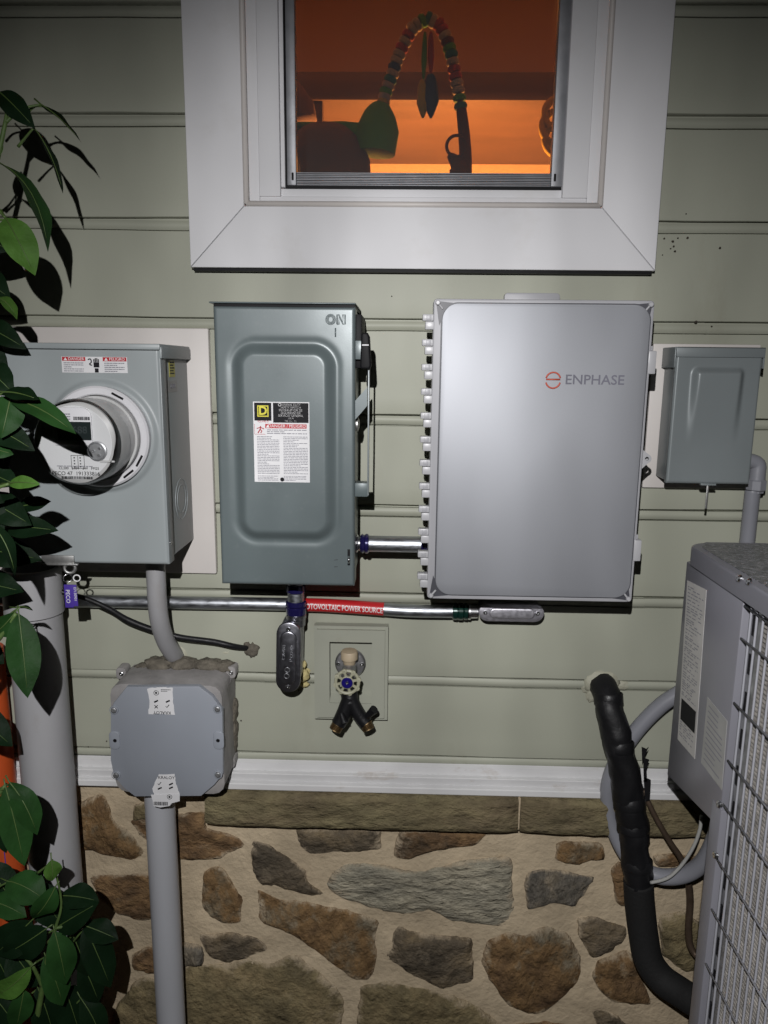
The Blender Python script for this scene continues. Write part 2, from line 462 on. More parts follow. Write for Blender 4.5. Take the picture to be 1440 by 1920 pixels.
def rounded(x0, x1, z0, z1, r, n=6):
    rs = r if isinstance(r, (list, tuple)) else [r] * 4
    out = []
    for (cx, cz, a), q in zip(((x1 - rs[0], z1 - rs[0], 0), (x0 + rs[1], z1 - rs[1], 90), (x0 + rs[2], z0 + rs[2], 180), (x1 - rs[3], z0 + rs[3], 270)), rs):
        for k in range(n + 1):
            t = rad(a + 90 * k / n)
            out.append((cx + q * math.cos(t), cz + q * math.sin(t)))
    return out
def capsule(c0, c1, r, n=10):
    """outline of a stadium between two (x,z) centres"""
    d = Vector((c1[0] - c0[0], c1[1] - c0[1])); a = math.atan2(d.y, d.x)
    out = []
    for c, s in ((c1, -math.pi / 2), (c0, math.pi / 2)):
        for k in range(n + 1):
            t = a + s + math.pi * k / n
            out.append((c[0] + r * math.cos(t), c[1] + r * math.sin(t)))
    return out
def height_sheet(name, x0, x1, z0, z1, nx, nz, fn, m, parent):
    """a pressed sheet: front at y = fn(x, z)"""
    X = np.linspace(x0, x1, nx); Z = np.linspace(z0, z1, nz)
    vs = [(x, fn(x, z), z) for z in Z for x in X]
    fs = [(j * nx + i, j * nx + i + 1, (j + 1) * nx + i + 1, (j + 1) * nx + i) for j in range(nz - 1) for i in range(nx - 1)]
    me = bpy.data.meshes.new(name); me.from_pydata(vs, [], fs); me.shade_smooth()
    return link(name, me, m, parent)
def smooth01(t):
    t = max(0.0, min(1.0, t)); return t * t * (3 - 2 * t)
def text(body, size, x, z, d, m, parent, align='CENTER', rot=0.0, thick=0.0002, bold=0.0, sx=1.0, name='lettering', mtx=None):
    c = bpy.data.curves.new(name, 'FONT')
    c.body = body; c.size = size; c.align_x = align; c.align_y = 'CENTER'
    c.extrude = thick; c.offset = bold; c.resolution_u = 3
    t = bpy.data.objects.new('tmp', c)
    COL.objects.link(t)
    bpy.context.view_layer.update()
    me = bpy.data.meshes.new_from_object(t.evaluated_get(bpy.context.evaluated_depsgraph_get()))
    bpy.data.objects.remove(t); bpy.data.curves.remove(c)
    T = mtx if mtx else Matrix.Translation((x, -d, z)) @ Matrix.Rotation(rad(90), 4, 'X') @ Matrix.Rotation(rot, 4, 'Z') @ Matrix.Diagonal((sx, 1, 1, 1))
    me.transform(T)
    return link(name, me, m, parent)
def flat(name, poly, d, m, parent, th=0.0004):
    return MB().prism(poly, -d - th, -d).build(name, m, parent, smooth=False)
def rc(x0, x1, z0, z1):
    return [(x0, z0), (x1, z0), (x1, z1), (x0, z1)]
def fine_print(x0, x1, z0, z1, rows, d, m, parent, seed=1, fill=0.9, hgt=0.45, wmax=0.16):
    rnd = random.Random(seed); b = MB()
    dz = (z1 - z0) / rows
    for i in range(rows):
        z = z1 - (i + 0.5) * dz
        x = x0; end = x0 + (x1 - x0) * (fill if rnd.random() < 0.75 else fill * rnd.uniform(0.4, 0.8))
        while x < end:
            w = rnd.uniform(0.04, wmax) * (x1 - x0)
            x2 = min(x + w, end)
            b.verts([(x, -d, z - dz * hgt / 2), (x2, -d, z - dz * hgt / 2), (x2, -d, z + dz * hgt / 2), (x, -d, z + dz * hgt / 2)], [(0, 1, 2, 3)])
            x = x2 + 0.018 * (x1 - x0)
    o = b.build('fine_print', m, parent, smooth=False); o['kind'] = 'stuff'
    return o
def screw(c, r, parent, m='zinc', axis=(0, -1, 0), h=0.002, name='screw'):
    return MB().lathe(c, axis, [(-0.001, r), (h * 0.5, r), (h, r * 0.7), (h, r * 0.3), (h * 0.5, 0)], n=14).build(name, m, parent)

# =================================================================== SETTING
g = MB(); g.verts([(-30, -30, 0), (30, -30, 0), (30, 0.12, 0), (-30, 0.12, 0)], [(0, 1, 2, 3)])
ground = g.build('ground', 'ground_soil', smooth=False); ground['kind'] = 'structure'

ZT = 2.10                 # height of the uppermost siding seam in view
SP = 0.170                # exposure of a siding course
# ---- window opening
wx0, wx1, _, _ = rect(0.03, (338, 0), (1267, 0), (357, 503), (1230, 506))
wz0 = (at(357, 503, 0.03).z + at(1230, 506, 0.03).z) / 2
ix0, ix1, _, _ = rect(0.03, (446, 0), (1152, 0), (459, 387), (1133, 390))
iz0 = (at(459, 386, 0.03).z + at(1133, 390, 0.03).z) / 2
WTOP = wz0 + 1.05         # the head of the window is above the picture
ITOP = WTOP - (iz0 - wz0)

# ---- clapboard wall
wall = thing('siding_wall', 'sage green beaded vinyl siding wall behind the electrical boxes', 'wall', (0, 0, 0.7))
def siding_profile():
    """(drop below the seam, depth in front of the wall) of one course, from its top down"""
    p = [(0.0, -0.0058), (0.0033, -0.0058), (0.0034, 0.001)]
    for k in range(9):
        t = k / 8
        p.append((0.0035 + 0.0160 * t, 0.001 + 0.0042 * math.sin(math.pi * (0.12 + 0.8 * t))))
    p += [(0.0196, -0.0056), (0.0222, -0.0056), (0.0223, 0.0032)]
    for k in range(1, 6):
        t = k / 5
        p.append((0.0223 + (SP - 0.0223 - 0.003) * t, 0.0032 + 0.0035 * t))
    p += [(SP - 0.0016, 0.0064), (SP - 0.0004, 0.0045), (SP - 0.0002, -0.0058)]
    return p
PROF = siding_profile()
def board(x0, x1, k, lift=0.0, prof=PROF):
    zt = ZT - k * SP
    n = max(2, int((x1 - x0) / 0.035))
    vs, fs = [], []
    for i in range(n + 1):
        x = x0 + (x1 - x0) * i / n
        wob = noise.noise(Vector((x * 3.1, k * 7.3, 1.7))) * 0.0026 + noise.noise(Vector((x * 11, k * 5.1, 4.2))) * 0.0006
        for j, (dz, dp) in enumerate(prof):
            bow = 0.003 * noise.noise(Vector((x * 4.0, k * 3.7 + dz * 9, 9.1)))
            vs.append((x, -(dp + lift) - (bow if 0.03 < dz < SP - 0.005 else 0), zt - dz + wob * (1 if 0.0005 < dz < SP - 0.0003 else 0)))
    m_ = len(prof)
    for i in range(n):
        for j in range(m_ - 1):
            a = i * m_ + j
            fs.append((a, a + 1, a + m_ + 1, a + m_))
    me = bpy.data.meshes.new('siding_board'); me.from_pydata(vs, [], fs)
    me.shade_smooth(); me.set_sharp_from_angle(angle=rad(40))
    return link('siding_board', me, 'siding', wall)
for k in range(-4, 9):
    L0, R0 = -1.6, 1.9
    zt = ZT - k * SP
    if zt > wz0 + 0.02 and zt - SP < wz0 - 0.02 and k >= 0:
        # the course the window bottom cuts: full length, notched by the casing that covers it
        board(L0, R0, k)
    elif zt - SP >= wz0 - 0.02 and zt < WTOP + 0.1:
        board(L0, wx0 + 0.02, k); board(wx1 - 0.02, R0, k)
    elif k == 8:
        board(L0, R0, k, 0.0, PROF[:13])
    elif k in (3, 6, 7):
        x = {3: at(1323, 612).x, 6: at(1197, 1260).x, 7: at(498, 1330).x}[k]
        board(L0, x, k, 0.0015 if k != 7 else 0.0); board(x, R0, k, 0.0 if k != 7 else 0.0015)
    else:
        board(L0, R0, k)
b = MB()
b.box(-1.6, ix0 - 0.01, 0.006, 0.14, 0.70, 3.0); b.box(ix1 + 0.01, 1.9, 0.006, 0.14, 0.70, 3.0)
b.box(ix0 - 0.01, ix1 + 0.01, 0.006, 0.14, 0.70, iz0 - 0.01); b.box(ix0 - 0.01, ix1 + 0.01, 0.006, 0.14, ITOP + 0.01, 3.0)
b.build('sheathing', 'gap', wall, smooth=False)

rs = random.Random(12)
for (px, py, sx_) in ((1246, 447, 2.2), (1262, 452, 3), (1272, 446, 2), (1264, 462, 2.4), (1266, 471, 2.6), (1258, 466, 1.6), (1287, 401, 2.2), (1290, 446, 3), (1351, 465, 3), (1243, 478, 1.5), (1335, 612, 2.4), (1305, 603, 4), (735, 556, 2), (560, 1295, 2), (590, 1300, 1.6), (420, 1086, 2), (200, 1390, 2.4), (165, 1400, 2), (815, 1235, 1.8), (452, 1352, 2.6)):
    p = at(px, py, 0.007); r = sx_ * 0.0006
    MB().lathe((p.x, -0.0035, p.z), (rs.uniform(-.2, .2), -1, rs.uniform(-.2, .2)), [(0, r), (0.003, r * 1.1), (0.0042, r * 0.5), (0.0044, 0)], 7).build('dirt_speck', 'ground_soil', wall, smooth=True)

# ---- white water-table trim under the siding
tz1 = ZT - 8 * SP - 0.0215
tz0 = at(720, 1488, 0.03).z
wt = thing('base_trim', 'long white trim strip between the siding and the stone foundation', 'trim', (0, 0, tz0))
h = tz1 - tz0
vs, fs = [], []
pr = [(tz1 + 0.004, 0.004), (tz1, 0.012), (tz1 - 0.30 * h, 0.014), (tz1 - 0.33 * h, 0.022), (tz1 - 0.36 * h, 0.023), (tz1 - 0.66 * h, 0.021), (tz1 - 0.69 * h, 0.030), (tz1 - 0.73 * h, 0.032), (tz0 + 0.003, 0.032), (tz0, 0.029), (tz0, -0.004)]
n = 60
for i in range(n + 1):
    x = -1.6 + 3.5 * i / n
    for z, d in pr:
        vs.append((x, -d - 0.0012 * noise.noise(Vector((x * 3, z * 20, 0))), z + 0.0008 * noise.noise(Vector((x * 4, 3, 1)))))
m_ = len(pr)
fs = [(i * m_ + j, i * m_ + j + 1, (i + 1) * m_ + j + 1, (i + 1) * m_ + j) for i in range(n) for j in range(m_ - 1)]
me = bpy.data.meshes.new('trim_strip'); me.from_pydata(vs, [], fs); me.shade_smooth(); me.set_sharp_from_angle(angle=rad(20))
link('trim_strip', me, 'trim_white', wt)

# ---- stone foundation
found = thing('stone_foundation', 'rubble stone foundation wall in tan mortar below the siding', 'wall', (0, 0, 0))
fz1 = tz0
def mortar_y(x, z):
    v = Vector((x, z, 0))
    return -0.001 - 0.006 * noise.noise(v * 6.0) - 0.003 * noise.noise(v * 19.0) - 0.0012 * noise.noise(v * 60)
height_sheet('mortar', -1.6, 1.9, -0.02, fz1 + 0.004, 420, 90, mortar_y, 'mortar', found)
MB().box(-1.6, 1.9, 0.03, 0.3, -0.02, 0.699).build('foundation_core', 'concrete', found, smooth=False)
def c6(*p): return [(140 + x / 2.483, 1480 + y / 2.483) for x, y in p]
def c5(*p): return [(600 + x / 2.25, 1480 + y / 2.25) for x, y in p]
def c4(*p): return [(1040 + x / 3.6, 1440 + y / 3.6) for x, y in p]
STONES = [
 (c6((5,70),(60,60),(120,30),(150,70),(170,150),(230,190),(280,240),(315,305),(260,340),(180,320),(80,290),(-60,275),(-70,120)), 'stone_rust'),
 (c6((255,155),(345,140),(505,122),(600,120),(605,195),(700,215),(770,245),(785,268),(660,330),(510,335),(400,300),(320,235)), 'stone_brown'),
 (c6((280,80),(345,70),(420,80),(440,110),(345,132),(268,145)), 'stone_olive'),
 (c6((70,420),(130,400),(345,398),(470,420),(480,560),(345,612),(270,610),(170,560),(120,510),(80,440)), 'stone_brown'),
 (c6((600,405),(650,375),(690,385),(730,450),(770,510),(770,620),(700,625),(620,580),(588,530)), 'stone_rust'),
 (c6((830,240),(910,270),(1000,330),(1080,385),(1075,440),(1160,495),(1080,495),(960,465),(870,450),(835,390),(820,300)), 'stone_dark'),
 (c6((1028,190),(1180,190),(1420,190),(1425,285),(1330,290),(1220,300),(1100,305),(1060,270)), 'stone_dark'),
 (c6((858,480),(960,530),(1100,545),(1280,580),(1405,620),(1390,700),(1400,800),(1360,887),(1290,880),(1150,770),(1040,700),(950,650),(868,620)), 'stone_rust'),
 (c6((580,690),(720,680),(850,700),(900,750),(800,790),(720,815),(650,800),(605,750)), 'stone_dark'),
 (c6((470,850),(620,832),(720,832),(800,803),(900,835),(1010,780),(1100,850),(1200,930),(1240,1000),(1225,1130),(1000,1160),(470,1160)), 'stone_olive'),
 (c6((470,720),(560,735),(592,750),(600,815),(480,825)), 'stone_slate'),
 (c5((130,325),(260,330),(420,360),(600,310),(800,298),(805,430),(805,556),(740,580),(600,560),(530,548),(480,515),(350,530),(200,495),(90,460),(35,410),(70,350)), 'stone_grey'),
 (c5((340,180),(520,180),(705,190),(660,235),(560,245),(460,265),(370,300),(308,290)), 'stone_brown'),
 (c5((1000,240),(1060,230),(1195,240),(1200,300),(1080,320),(1003,310)), 'stone_rust'),
 (c5((880,360),(960,345),(1155,380),(1080,495),(990,485),(880,515),(873,430)), 'stone_slate'),
 (c5((335,590),(400,620),(520,630),(640,640),(645,800),(620,820),(520,840),(400,790),(288,715),(310,640)), 'stone_dark'),
 (c5((710,660),(790,610),(870,620),(960,590),(1040,620),(1100,720),(1090,810),(1020,880),(960,940),(880,955),(800,920),(740,840),(690,740)), 'stone_rust'),
 (c5((1088,553),(1180,558),(1295,590),(1292,640),(1220,690),(1150,715),(1100,640)), 'stone_dark'),
 (c5((1180,740),(1300,690),(1345,760),(1400,915),(1260,910),(1200,880),(1155,800)), 'stone_rust'),
 (c5((1232,345),(1262,315),(1320,330),(1320,500),(1255,492),(1240,420)), 'stone_brown'),
 (c5((180,845),(280,822),(420,850),(560,880),(650,925),(760,1010),(700,1060),(160,1060)), 'stone_olive'),
 (c5((1150,945),(1200,940),(1260,968),(1300,1010),(1180,1030)), 'stone_dark'),
 (c5((800,1010),(960,990),(1100,1010),(1120,1080),(800,1090)), 'stone_brown'),
 (c4((710,1020),(880,985),(1010,1090),(1000,1350),(890,1390),(730,1270)), 'stone_olive'),
 (c4((670,600),(800,590),(950,605),(905,665),(690,665)), 'stone_brown'),
 (c4((1010,600),(1200,590),(1300,640),(1280,800),(1060,780)), 'stone_dark'),
 (c6((255,785),(345,745),(420,760),(420,850),(345,858),(275,840)), 'stone_brown'),
 (c6((170,1060),(220,990),(290,900),(345,895),(420,910),(420,1150),(160,1150)), 'stone_olive'),
 (c6((-90,640),(60,600),(120,700),(60,820),(-80,840)), 'stone_dark'),
 (c6((-200,330),(-90,320),(20,345),(30,420),(-60,560),(-200,560)), 'stone_rust'),
 (c6((-120,900),(40,880),(130,980),(90,1110),(-120,1120)), 'stone_brown'),
]
def make_stone(poly_px, m, k):
    pts = [at(x, y, 0.008) for x, y in poly_px]
    P = [Vector((p.x, p.z)) for p in pts]
    # resample the outline finely and roughen it
    out = []
    n = len(P)
    per = sum((P[(i + 1) % n] - P[i]).length for i in range(n))
    step = per / max(40, min(90, int(per / 0.008)))
    for i in range(n):
        a, b_ = P[i], P[(i + 1) % n]
        q = max(1, int((b_ - a).length / step))
        for j in range(q):
            p = a.lerp(b_, j / q)
            out.append(p)
    # soften corners once
    n = len(out)
    out = [(out[i - 1] + out[i] * 2 + out[(i + 1) % n]) / 4 for i in range(n)]
    c = sum(out, Vector((0, 0))) / n
    rg = []
    rnd = random.Random(k)
    bulge = rnd.uniform(0.004, 0.010); tilt = rnd.uniform(-0.03, 0.03)
    for p in out:
        v = Vector((p.x * 45, p.y * 45, k * 3.1))
        rg.append(p + (p - c).normalized() * (noise.noise(v) * 0.0045 + noise.noise(v * 2.7) * 0.0025))
    vs, fs = [], []
    for s, d in ((1.05, -0.030), (1.035, -0.001), (1.015, 0.05), (0.965, 0.5), (0.82, 0.85), (0.55, 0.97), (0.28, 1.0)):
        for p in rg:
            q = c + (p - c) * s
            if d <= 0.01: y = mortar_y(q.x, q.y) - d - 0.001
            else:
                y = -(0.004 + bulge * d + 0.008 * noise.noise(Vector((q.x * 18, q.y * 24, k))) * min(1, d * 2) + 0.0022 * noise.noise(Vector((q.x * 70, q.y * 70, k))) + tilt * (q.y - c.y))
            vs.append((q.x, y, q.y))
    for r in range(6):
        for i in range(n):
            fs.append((r * n + i, r * n + (i + 1) % n, (r + 1) * n + (i + 1) % n, (r + 1) * n + i))
    vs.append((c.x, -(0.004 + bulge), c.y))
    for i in range(n): fs.append((6 * n + i, 6 * n + (i + 1) % n, 7 * n))
    bm = bmesh.new()
    me = bpy.data.meshes.new('stone'); me.from_pydata(vs, [], fs)
    bm.from_mesh(me); bmesh.ops.recalc_face_normals(bm, faces=bm.faces); bm.to_mesh(me); bm.free()
    me.shade_smooth()
    ea = me.attributes.new('edge', 'FLOAT', 'POINT')
    for r_i, val in enumerate((1, 1, 0.95, 0.72, 0.3, 0, 0)):
        for i in range(n): ea.data[r_i * n + i].value = val
    return link('stone', me, m, found)
for k, (poly, m) in enumerate(STONES): make_stone(poly, m, k)

# ---- stone ledge
led = thing('stone_ledge', 'olive brown stone ledge running under the white trim', 'ledge', (0, 0, 0.6))
lz0 = (at(600, 1558, 0.045).z + at(1200, 1568, 0.045).z) / 2
def ledge(x0, x1, seed):
    vs, fs = [], []
    nx = max(3, int((x1 - x0) / 0.012))
    pr = [(tz0 - 0.0005, -0.005), (tz0 - 0.0008, 0.036), (tz0 - 0.006, 0.044)]
    nz_ = 9
    for k in range(1, nz_): pr.append((tz0 - 0.006 + (lz0 + 0.006 - tz0 + 0.006) * k / nz_, 0.045 + 0.004 * k / nz_))
    pr += [(lz0 + 0.004, 0.046), (lz0, 0.040), (lz0 + 0.002, -0.005)]
    m_ = len(pr)
    for i in range(nx + 1):
        x = x0 + (x1 - x0) * i / nx
        e = min(i, nx - i)
        pull = 0.006 if e == 0 else (0.002 if e == 1 else 0)
        for j, (z, d) in enumerate(pr):
            nn = 0.004 * noise.noise(Vector((x * 14, z * 30, seed))) + 0.002 * noise.noise(Vector((x * 50, z * 60, seed)))
            zz = z + (0.003 * noise.noise(Vector((x * 16, 2, seed))) if j >= m_ - 4 else 0)
            vs.append((x, -(d + (nn - pull if d > 0.01 else 0)), zz))
    fs = [(i * m_ + j, i * m_ + j + 1, (i + 1) * m_ + j + 1, (i + 1) * m_ + j) for i in range(nx) for j in range(m_ - 1)]
    fs += [tuple(range(m_)), tuple(nx * m_ + j for j in range(m_))[::-1]]
    me = bpy.data.meshes.new('ledge_stone'); me.from_pydata(vs, [], fs); me.shade_smooth(); me.set_sharp_from_angle(angle=rad(50))
    return link('ledge_stone', me, 'ledge_stone', led)
lx0 = at(383, 1520, 0.045).x; lxj = at(975, 1525, 0.045).x
ledge(lx0, lxj - 0.0022, 1); ledge(lxj + 0.0022, 1.9, 5)
MB().box(lxj - 0.0027, lxj + 0.0027, -0.034, 0.0, lz0 + 0.003, tz0 - 0.001, 0.001).build('mortar_joint', 'mortar', led)

# ---- house interior seen through the window
room = MB()
RY = 2.35
room.verts([(-1.6, 0.15, 0.75), (1.9, 0.15, 0.75), (1.9, RY, 0.75), (-1.6, RY, 0.75)], [(0, 1, 2, 3)])
fl = room.build('room_floor', 'shelf_wood', smooth=False); fl['kind'] = 'structure'
room = MB(); room.verts([(-1.6, RY, 0.75), (1.9, RY, 0.75), (1.9, RY, 3.25), (-1.6, RY, 3.25)], [(0, 1, 2, 3)])
for x in (-1.6, 1.9): room.verts([(x, 0.15, 0.75), (x, RY, 0.75), (x, RY, 3.25), (x, 0.15, 3.25)], [(0, 1, 2, 3)])
rw = room.build('room_wall', 'room_paint', smooth=False); rw['kind'] = 'structure'
room = MB(); room.verts([(-1.6, -0.0, 3.25), (1.9, -0.0, 3.25), (1.9, RY, 3.25), (-1.6, RY, 3.25)], [(0, 1, 2, 3)])
rcl = room.build('room_ceiling', 'room_paint', smooth=False); rcl['kind'] = 'structure'
# =================================================================== WINDOW
win = thing('window', 'white framed window glowing orange above the two big boxes', 'window', (0, 0, wz0))
CD = 0.030
def mitred(name, quad, m='white_vinyl'):
    b = MB()
    b.prism(quad, -CD, 0.004, bev=0.0025, seg=2)
    return b.build(name, m, win)
e = 0.0004
mitred('casing_board', [(wx0 + e, wz0), (wx1 - e, wz0), (ix1 - e, iz0), (ix0 + e, iz0)])
mitred('casing_board', [(wx0, wz0 + e), (ix0, iz0 + e), (ix0, ITOP - e), (wx0, WTOP - e)])
mitred('casing_board', [(wx1, wz0 + e), (wx1, WTOP - e), (ix1, ITOP - e), (ix1, iz0 + e)])
mitred('casing_board', [(wx0 + e, WTOP), (ix0 + e, ITOP), (ix1 - e, ITOP), (wx1 - e, WTOP)])
# drip gap under the casing
MB().box(wx0 + 0.004, wx1 - 0.004, -0.024, 0.0, wz0 - 0.005, wz0 - 0.0005).build('sealant_gap', 'black', win, smooth=False)
def ring(name, x0, x1, z0, z1, wl, wb, d0, d1, m, bev=0.0015, wr=None):
    """a frame of four bars, one mesh (welded vinyl), width wl at the sides, wb at the bottom"""
    wr = wr or wl
    b = MB()
    b.box(x0, x0 + wl, -d0, -d1, z0, ITOP, bev); b.box(x1 - wr, x1, -d0, -d1, z0, ITOP, bev)
    b.box(x0 + wl + 0.0002, x1 - wr - 0.0002, -d0 - 0.0003, -d1, z0, z0 + wb, bev); b.box(x0 + wl + .0002, x1 - wr - .0002, -d0 - 0.0003, -d1, ITOP - wb, ITOP, bev)
    return b.build(name, m, win)
# rounded bead along the inner edge of the casing, stained caulk
b = MB()
b.tube([(ix0 + 0.004, -0.027, iz0 + 0.004), (ix0 + 0.004, -0.027, ITOP)], 0.005, 8)
b.tube([(ix1 - 0.004, -0.027, iz0 + 0.004), (ix1 - 0.004, -0.027, ITOP)], 0.005, 8)
b.tube([(ix0 + 0.004, -0.027, iz0 + 0.004), (ix1 - 0.004, -0.027, iz0 + 0.004)], 0.005, 8)
b.build('bead', 'ivory', win, smooth=True)
# vinyl frame, then the sash stops
fx0, fx1 = ix0 + 0.006, ix1 - 0.006
ring('window_frame', fx0, fx1, iz0 + 0.006, ITOP, 0.020, 0.012, 0.020, -0.05, 'white_vinyl')
sx0, sx1 = at(526, 200, 0.008).x, at(1060, 200, 0.008).x
zst = at(500, 369, 0.02).z
for xa_, xb_ in ((fx0 + 0.0203, sx0), (sx1, fx1 - 0.0203)): MB().box(xa_, xb_, -0.0235, 0.05, zst, ITOP, 0.0015).build('jamb_stop', 'white_vinyl', win)
scx0, scx1, scz0 = at(537, 350, 0.012).x, at(1056, 350, 0.012).x, at(790, 353, 0.012).z
MB().box(sx0 - 0.03, sx1 + 0.03, -0.013, 0.05, iz0 + 0.0182, scz0 - 0.002, 0.0015).build('sill', 'white_vinyl', win)
MB().box(sx0 + 0.0003, scx0 - 0.0015, -0.016, 0.05, scz0, ITOP, 0.001).build('sash_channel', 'white_vinyl', win)
MB().box(scx1 + 0.0015, sx1 - 0.0003, -0.016, 0.05, scz0, ITOP, 0.001).build('sash_channel', 'white_vinyl', win)
# gasket and insect screen
b = MB()
b.box(scx0 - 0.0014, scx0 + 0.004, -0.0115, 0.02, scz0 - 0.0015, ITOP); b.box(scx1 - 0.004, scx1 + 0.0014, -0.0115, 0.02, scz0 - 0.0015, ITOP)
b.box(scx0 - 0.0014, scx1 + 0.0014, -0.0112, 0.02, scz0 - 0.0018, scz0 + 0.004)
b.build('gasket', 'black', win, smooth=False)
mz0 = at(790, 325, 0.010).z
mx0, mx1 = at(556, 300, 0.010).x, at(1034, 300, 0.010).x
b = MB()
b.box(scx0 + 0.0022, mx0, -0.0165, 0.004, scz0 + 0.003, ITOP, 0.0012); b.box(mx1, scx1 - 0.0022, -0.0165, 0.004, scz0 + 0.003, ITOP, 0.0012)
nr = 8
zb0 = scz0 + 0.003
for i in range(nr):
    za = zb0 + (mz0 - zb0) * i / nr
    b.box(mx0 + 0.0002, mx1 - 0.0002, -0.0155 - 0.0008 * (i % 2), 0.004, za, zb0 + (mz0 - zb0) * (i + 1) / nr - 0.0006, 0.0006, 1)
b.build('screen_frame', 'screen_frame', win)
for x, s in ((mx0 - 0.006, 1), (mx1 + 0.006, -1)):
    MB().box(x - 0.0018, x + 0.0018, -0.0185, -0.0165, zb0 + 0.008, zb0 + 0.02, 0.0005).build('corner_latch', 'black', win)
b = MB(); b.verts([(mx0 - 0.002, -0.004, mz0 - 0.002), (mx1 + 0.002, -0.004, mz0 - 0.002), (mx1 + 0.002, -0.004, ITOP), (mx0 - 0.002, -0.004, ITOP)], [(0, 1, 2, 3)])
b.build('insect_screen', 'insect_mesh', win, smooth=False)
MB().box(mx0 - 0.02, mx1 + 0.02, 0.020, 0.024, mz0 - 0.02, ITOP).build('pane', 'window_glass', win, smooth=False)
MB().box(ix0 - 0.005, ix1 + 0.005, 0.145, 0.17, iz0 - 0.03, iz0 + 0.0).build('inner_sill', 'white_vinyl', win)

# ---- room behind the window: shelf, lamp, baby's activity arch
def atb(px, py, y): return at(px, py, -y)
sz0, sz1 = atb(800, 188, 1.5).z, atb(800, 134, 1.5).z
shf = thing('wall_shelf', 'long dark wooden shelf inside the orange lit room', 'shelf', (0, 1.5, sz0))
MB().box(-1.55, 1.85, 1.5, RY - 0.002, sz0, sz1, 0.004).build('board', 'shelf_wood', shf)
b = MB()
p = [atb(x, y, 1.5) for x, y in ((556, 189), (604, 189), (604, 236), (591, 236), (586, 205), (574, 160), (556, 140))]
xs = [(q.x, q.z) for q in p]
b.prism([xs[0], xs[1], xs[2], xs[3], xs[4]], 1.51, 1.56); b.build('bracket', 'shelf_wood', shf, smooth=False)
rl = bpy.data.lights.new('room_lamp', 'POINT')
rl.energy = 520; rl.color = (1.0, 0.35, 0.085); rl.shadow_soft_size = 0.05
rlo = bpy.data.objects.new('room_lamp', rl); COL.objects.link(rlo); rlo.location = (0.15, 1.58, 1.55)

TY = 0.33
table = thing('side_table', 'table top just inside the window under the toy', 'table', (0, TY, 0.75))
tzz = atb(800, 352, TY).z - 0.02
MB().box(-0.55, 0.6, 0.18, 0.62, tzz - 0.04, tzz, 0.004).build('table_top', 'shelf_wood', table)
for x in (-0.5, 0.55):
    for y in (0.21, 0.58): MB().box(x - 0.02, x + 0.02, y - 0.02, y + 0.02, 0.75, tzz - 0.0402).build('leg', 'shelf_wood', table, smooth=False)
toy = thing('activity_arch_toy', 'baby activity toy with green socket and beaded arch behind the window', 'toy', (0, TY, tzz))
def tp(x, y, dy=0.0): return atb(x, y, TY + dy)
b = MB()
b.tube([tp(716, 195), tp(712, 215), tp(708, 245), tp(704, 288)], [0.016, 0.034, 0.046, 0.042], 16, spline=4)
b.tube([tp(540, 240), tp(600, 240), tp(660, 242), tp(706, 262)], [0.012, 0.012, 0.014, 0.03], 12, spline=4)
b.build('socket', 'toy_green', toy, smooth=60)
b = MB()
b.tube([tp(612, 372, .02), tp(612, 300, .02), tp(612, 262, .02), tp(612, 240, .02)], [0.10, 0.095, 0.075, 0.045], 20, spline=3)
b.build('base', 'toy_plum', toy, smooth=50)
path = [tp(718, 196), tp(724, 170), tp(735, 142), tp(744, 112), tp(757, 82), tp(774, 52), tp(800, 34), tp(824, 46), tp(838, 75), tp(847, 105), tp(853, 140), tp(860, 172), tp(865, 210)]
MB().tube(path, 0.006, 8, spline=4).build('cord', 'toy_brown', toy)
def crsample(pts, t):
    n = len(pts) - 1; i = min(int(t * n), n - 1); f = t * n - i
    return pts[i].lerp(pts[i + 1], f)
cols = ['toy_yellow', 'toy_white', 'toy_green', 'toy_white', 'toy_teal', 'toy_white', 'toy_blue', 'toy_white', 'toy_white', 'toy_red', 'toy_white', 'toy_red', 'toy_white', 'toy_white', 'toy_green', 'toy_teal', 'toy_white', 'toy_red', 'toy_red', 'toy_white', 'toy_brown', 'toy_green', 'toy_teal', 'toy_white', 'toy_red', 'toy_red', 'toy_white', 'toy_white', 'toy_green', 'toy_teal']
for i, c in enumerate(cols):
    t = (i + 0.3) / len(cols)
    p, q = crsample(path, t), crsample(path, min(1, t + 0.02))
    MB().lathe(p, (q - p), [(-0.006, 0.004), (-0.0055, 0.0125), (0, 0.0145), (0.0055, 0.0125), (0.006, 0.004)], 14).build('bead', c, toy, smooth=50)
MB().tube([tp(865, 205), tp(870, 250), tp(873, 300), tp(873, 366)], [0.011, 0.0125, 0.0135, 0.013], 12, spline=3).build('post', 'toy_brown', toy, smooth=50)
MB().torus(tp(856, 274, -.01), (0, -1, 0), 0.021, 0.0035).build('grip_ring', 'toy_brown', toy, smooth=True)
MB().tube([tp(842, 290), tp(856, 305), tp(862, 318), tp(858, 364)], [0.006, 0.016, 0.022, 0.02], 12, spline=3).build('charm', 'toy_brown', toy, smooth=True)
for nm, (x0, y0), (x1, y1), w, m in (('hanging_leaf', (797, 60), (794, 150), 0.006, 'toy_green'), ('hanging_leaf', (808, 60), (808, 140), 0.007, 'toy_red'), ('hanging_leaf', (792, 150), (793, 222), 0.013, 'toy_yellow'), ('hanging_leaf', (808, 140), (808, 222), 0.017, 'toy_blue')):
    a, c = tp(x0, y0), tp(x1, y1)
    MB().tube([a, a.lerp(c, .2), a.lerp(c, .6), c], [w * .4, w * .8, w, 0.002], 8, spline=3).build(nm, m, toy, smooth=True)
b = MB()
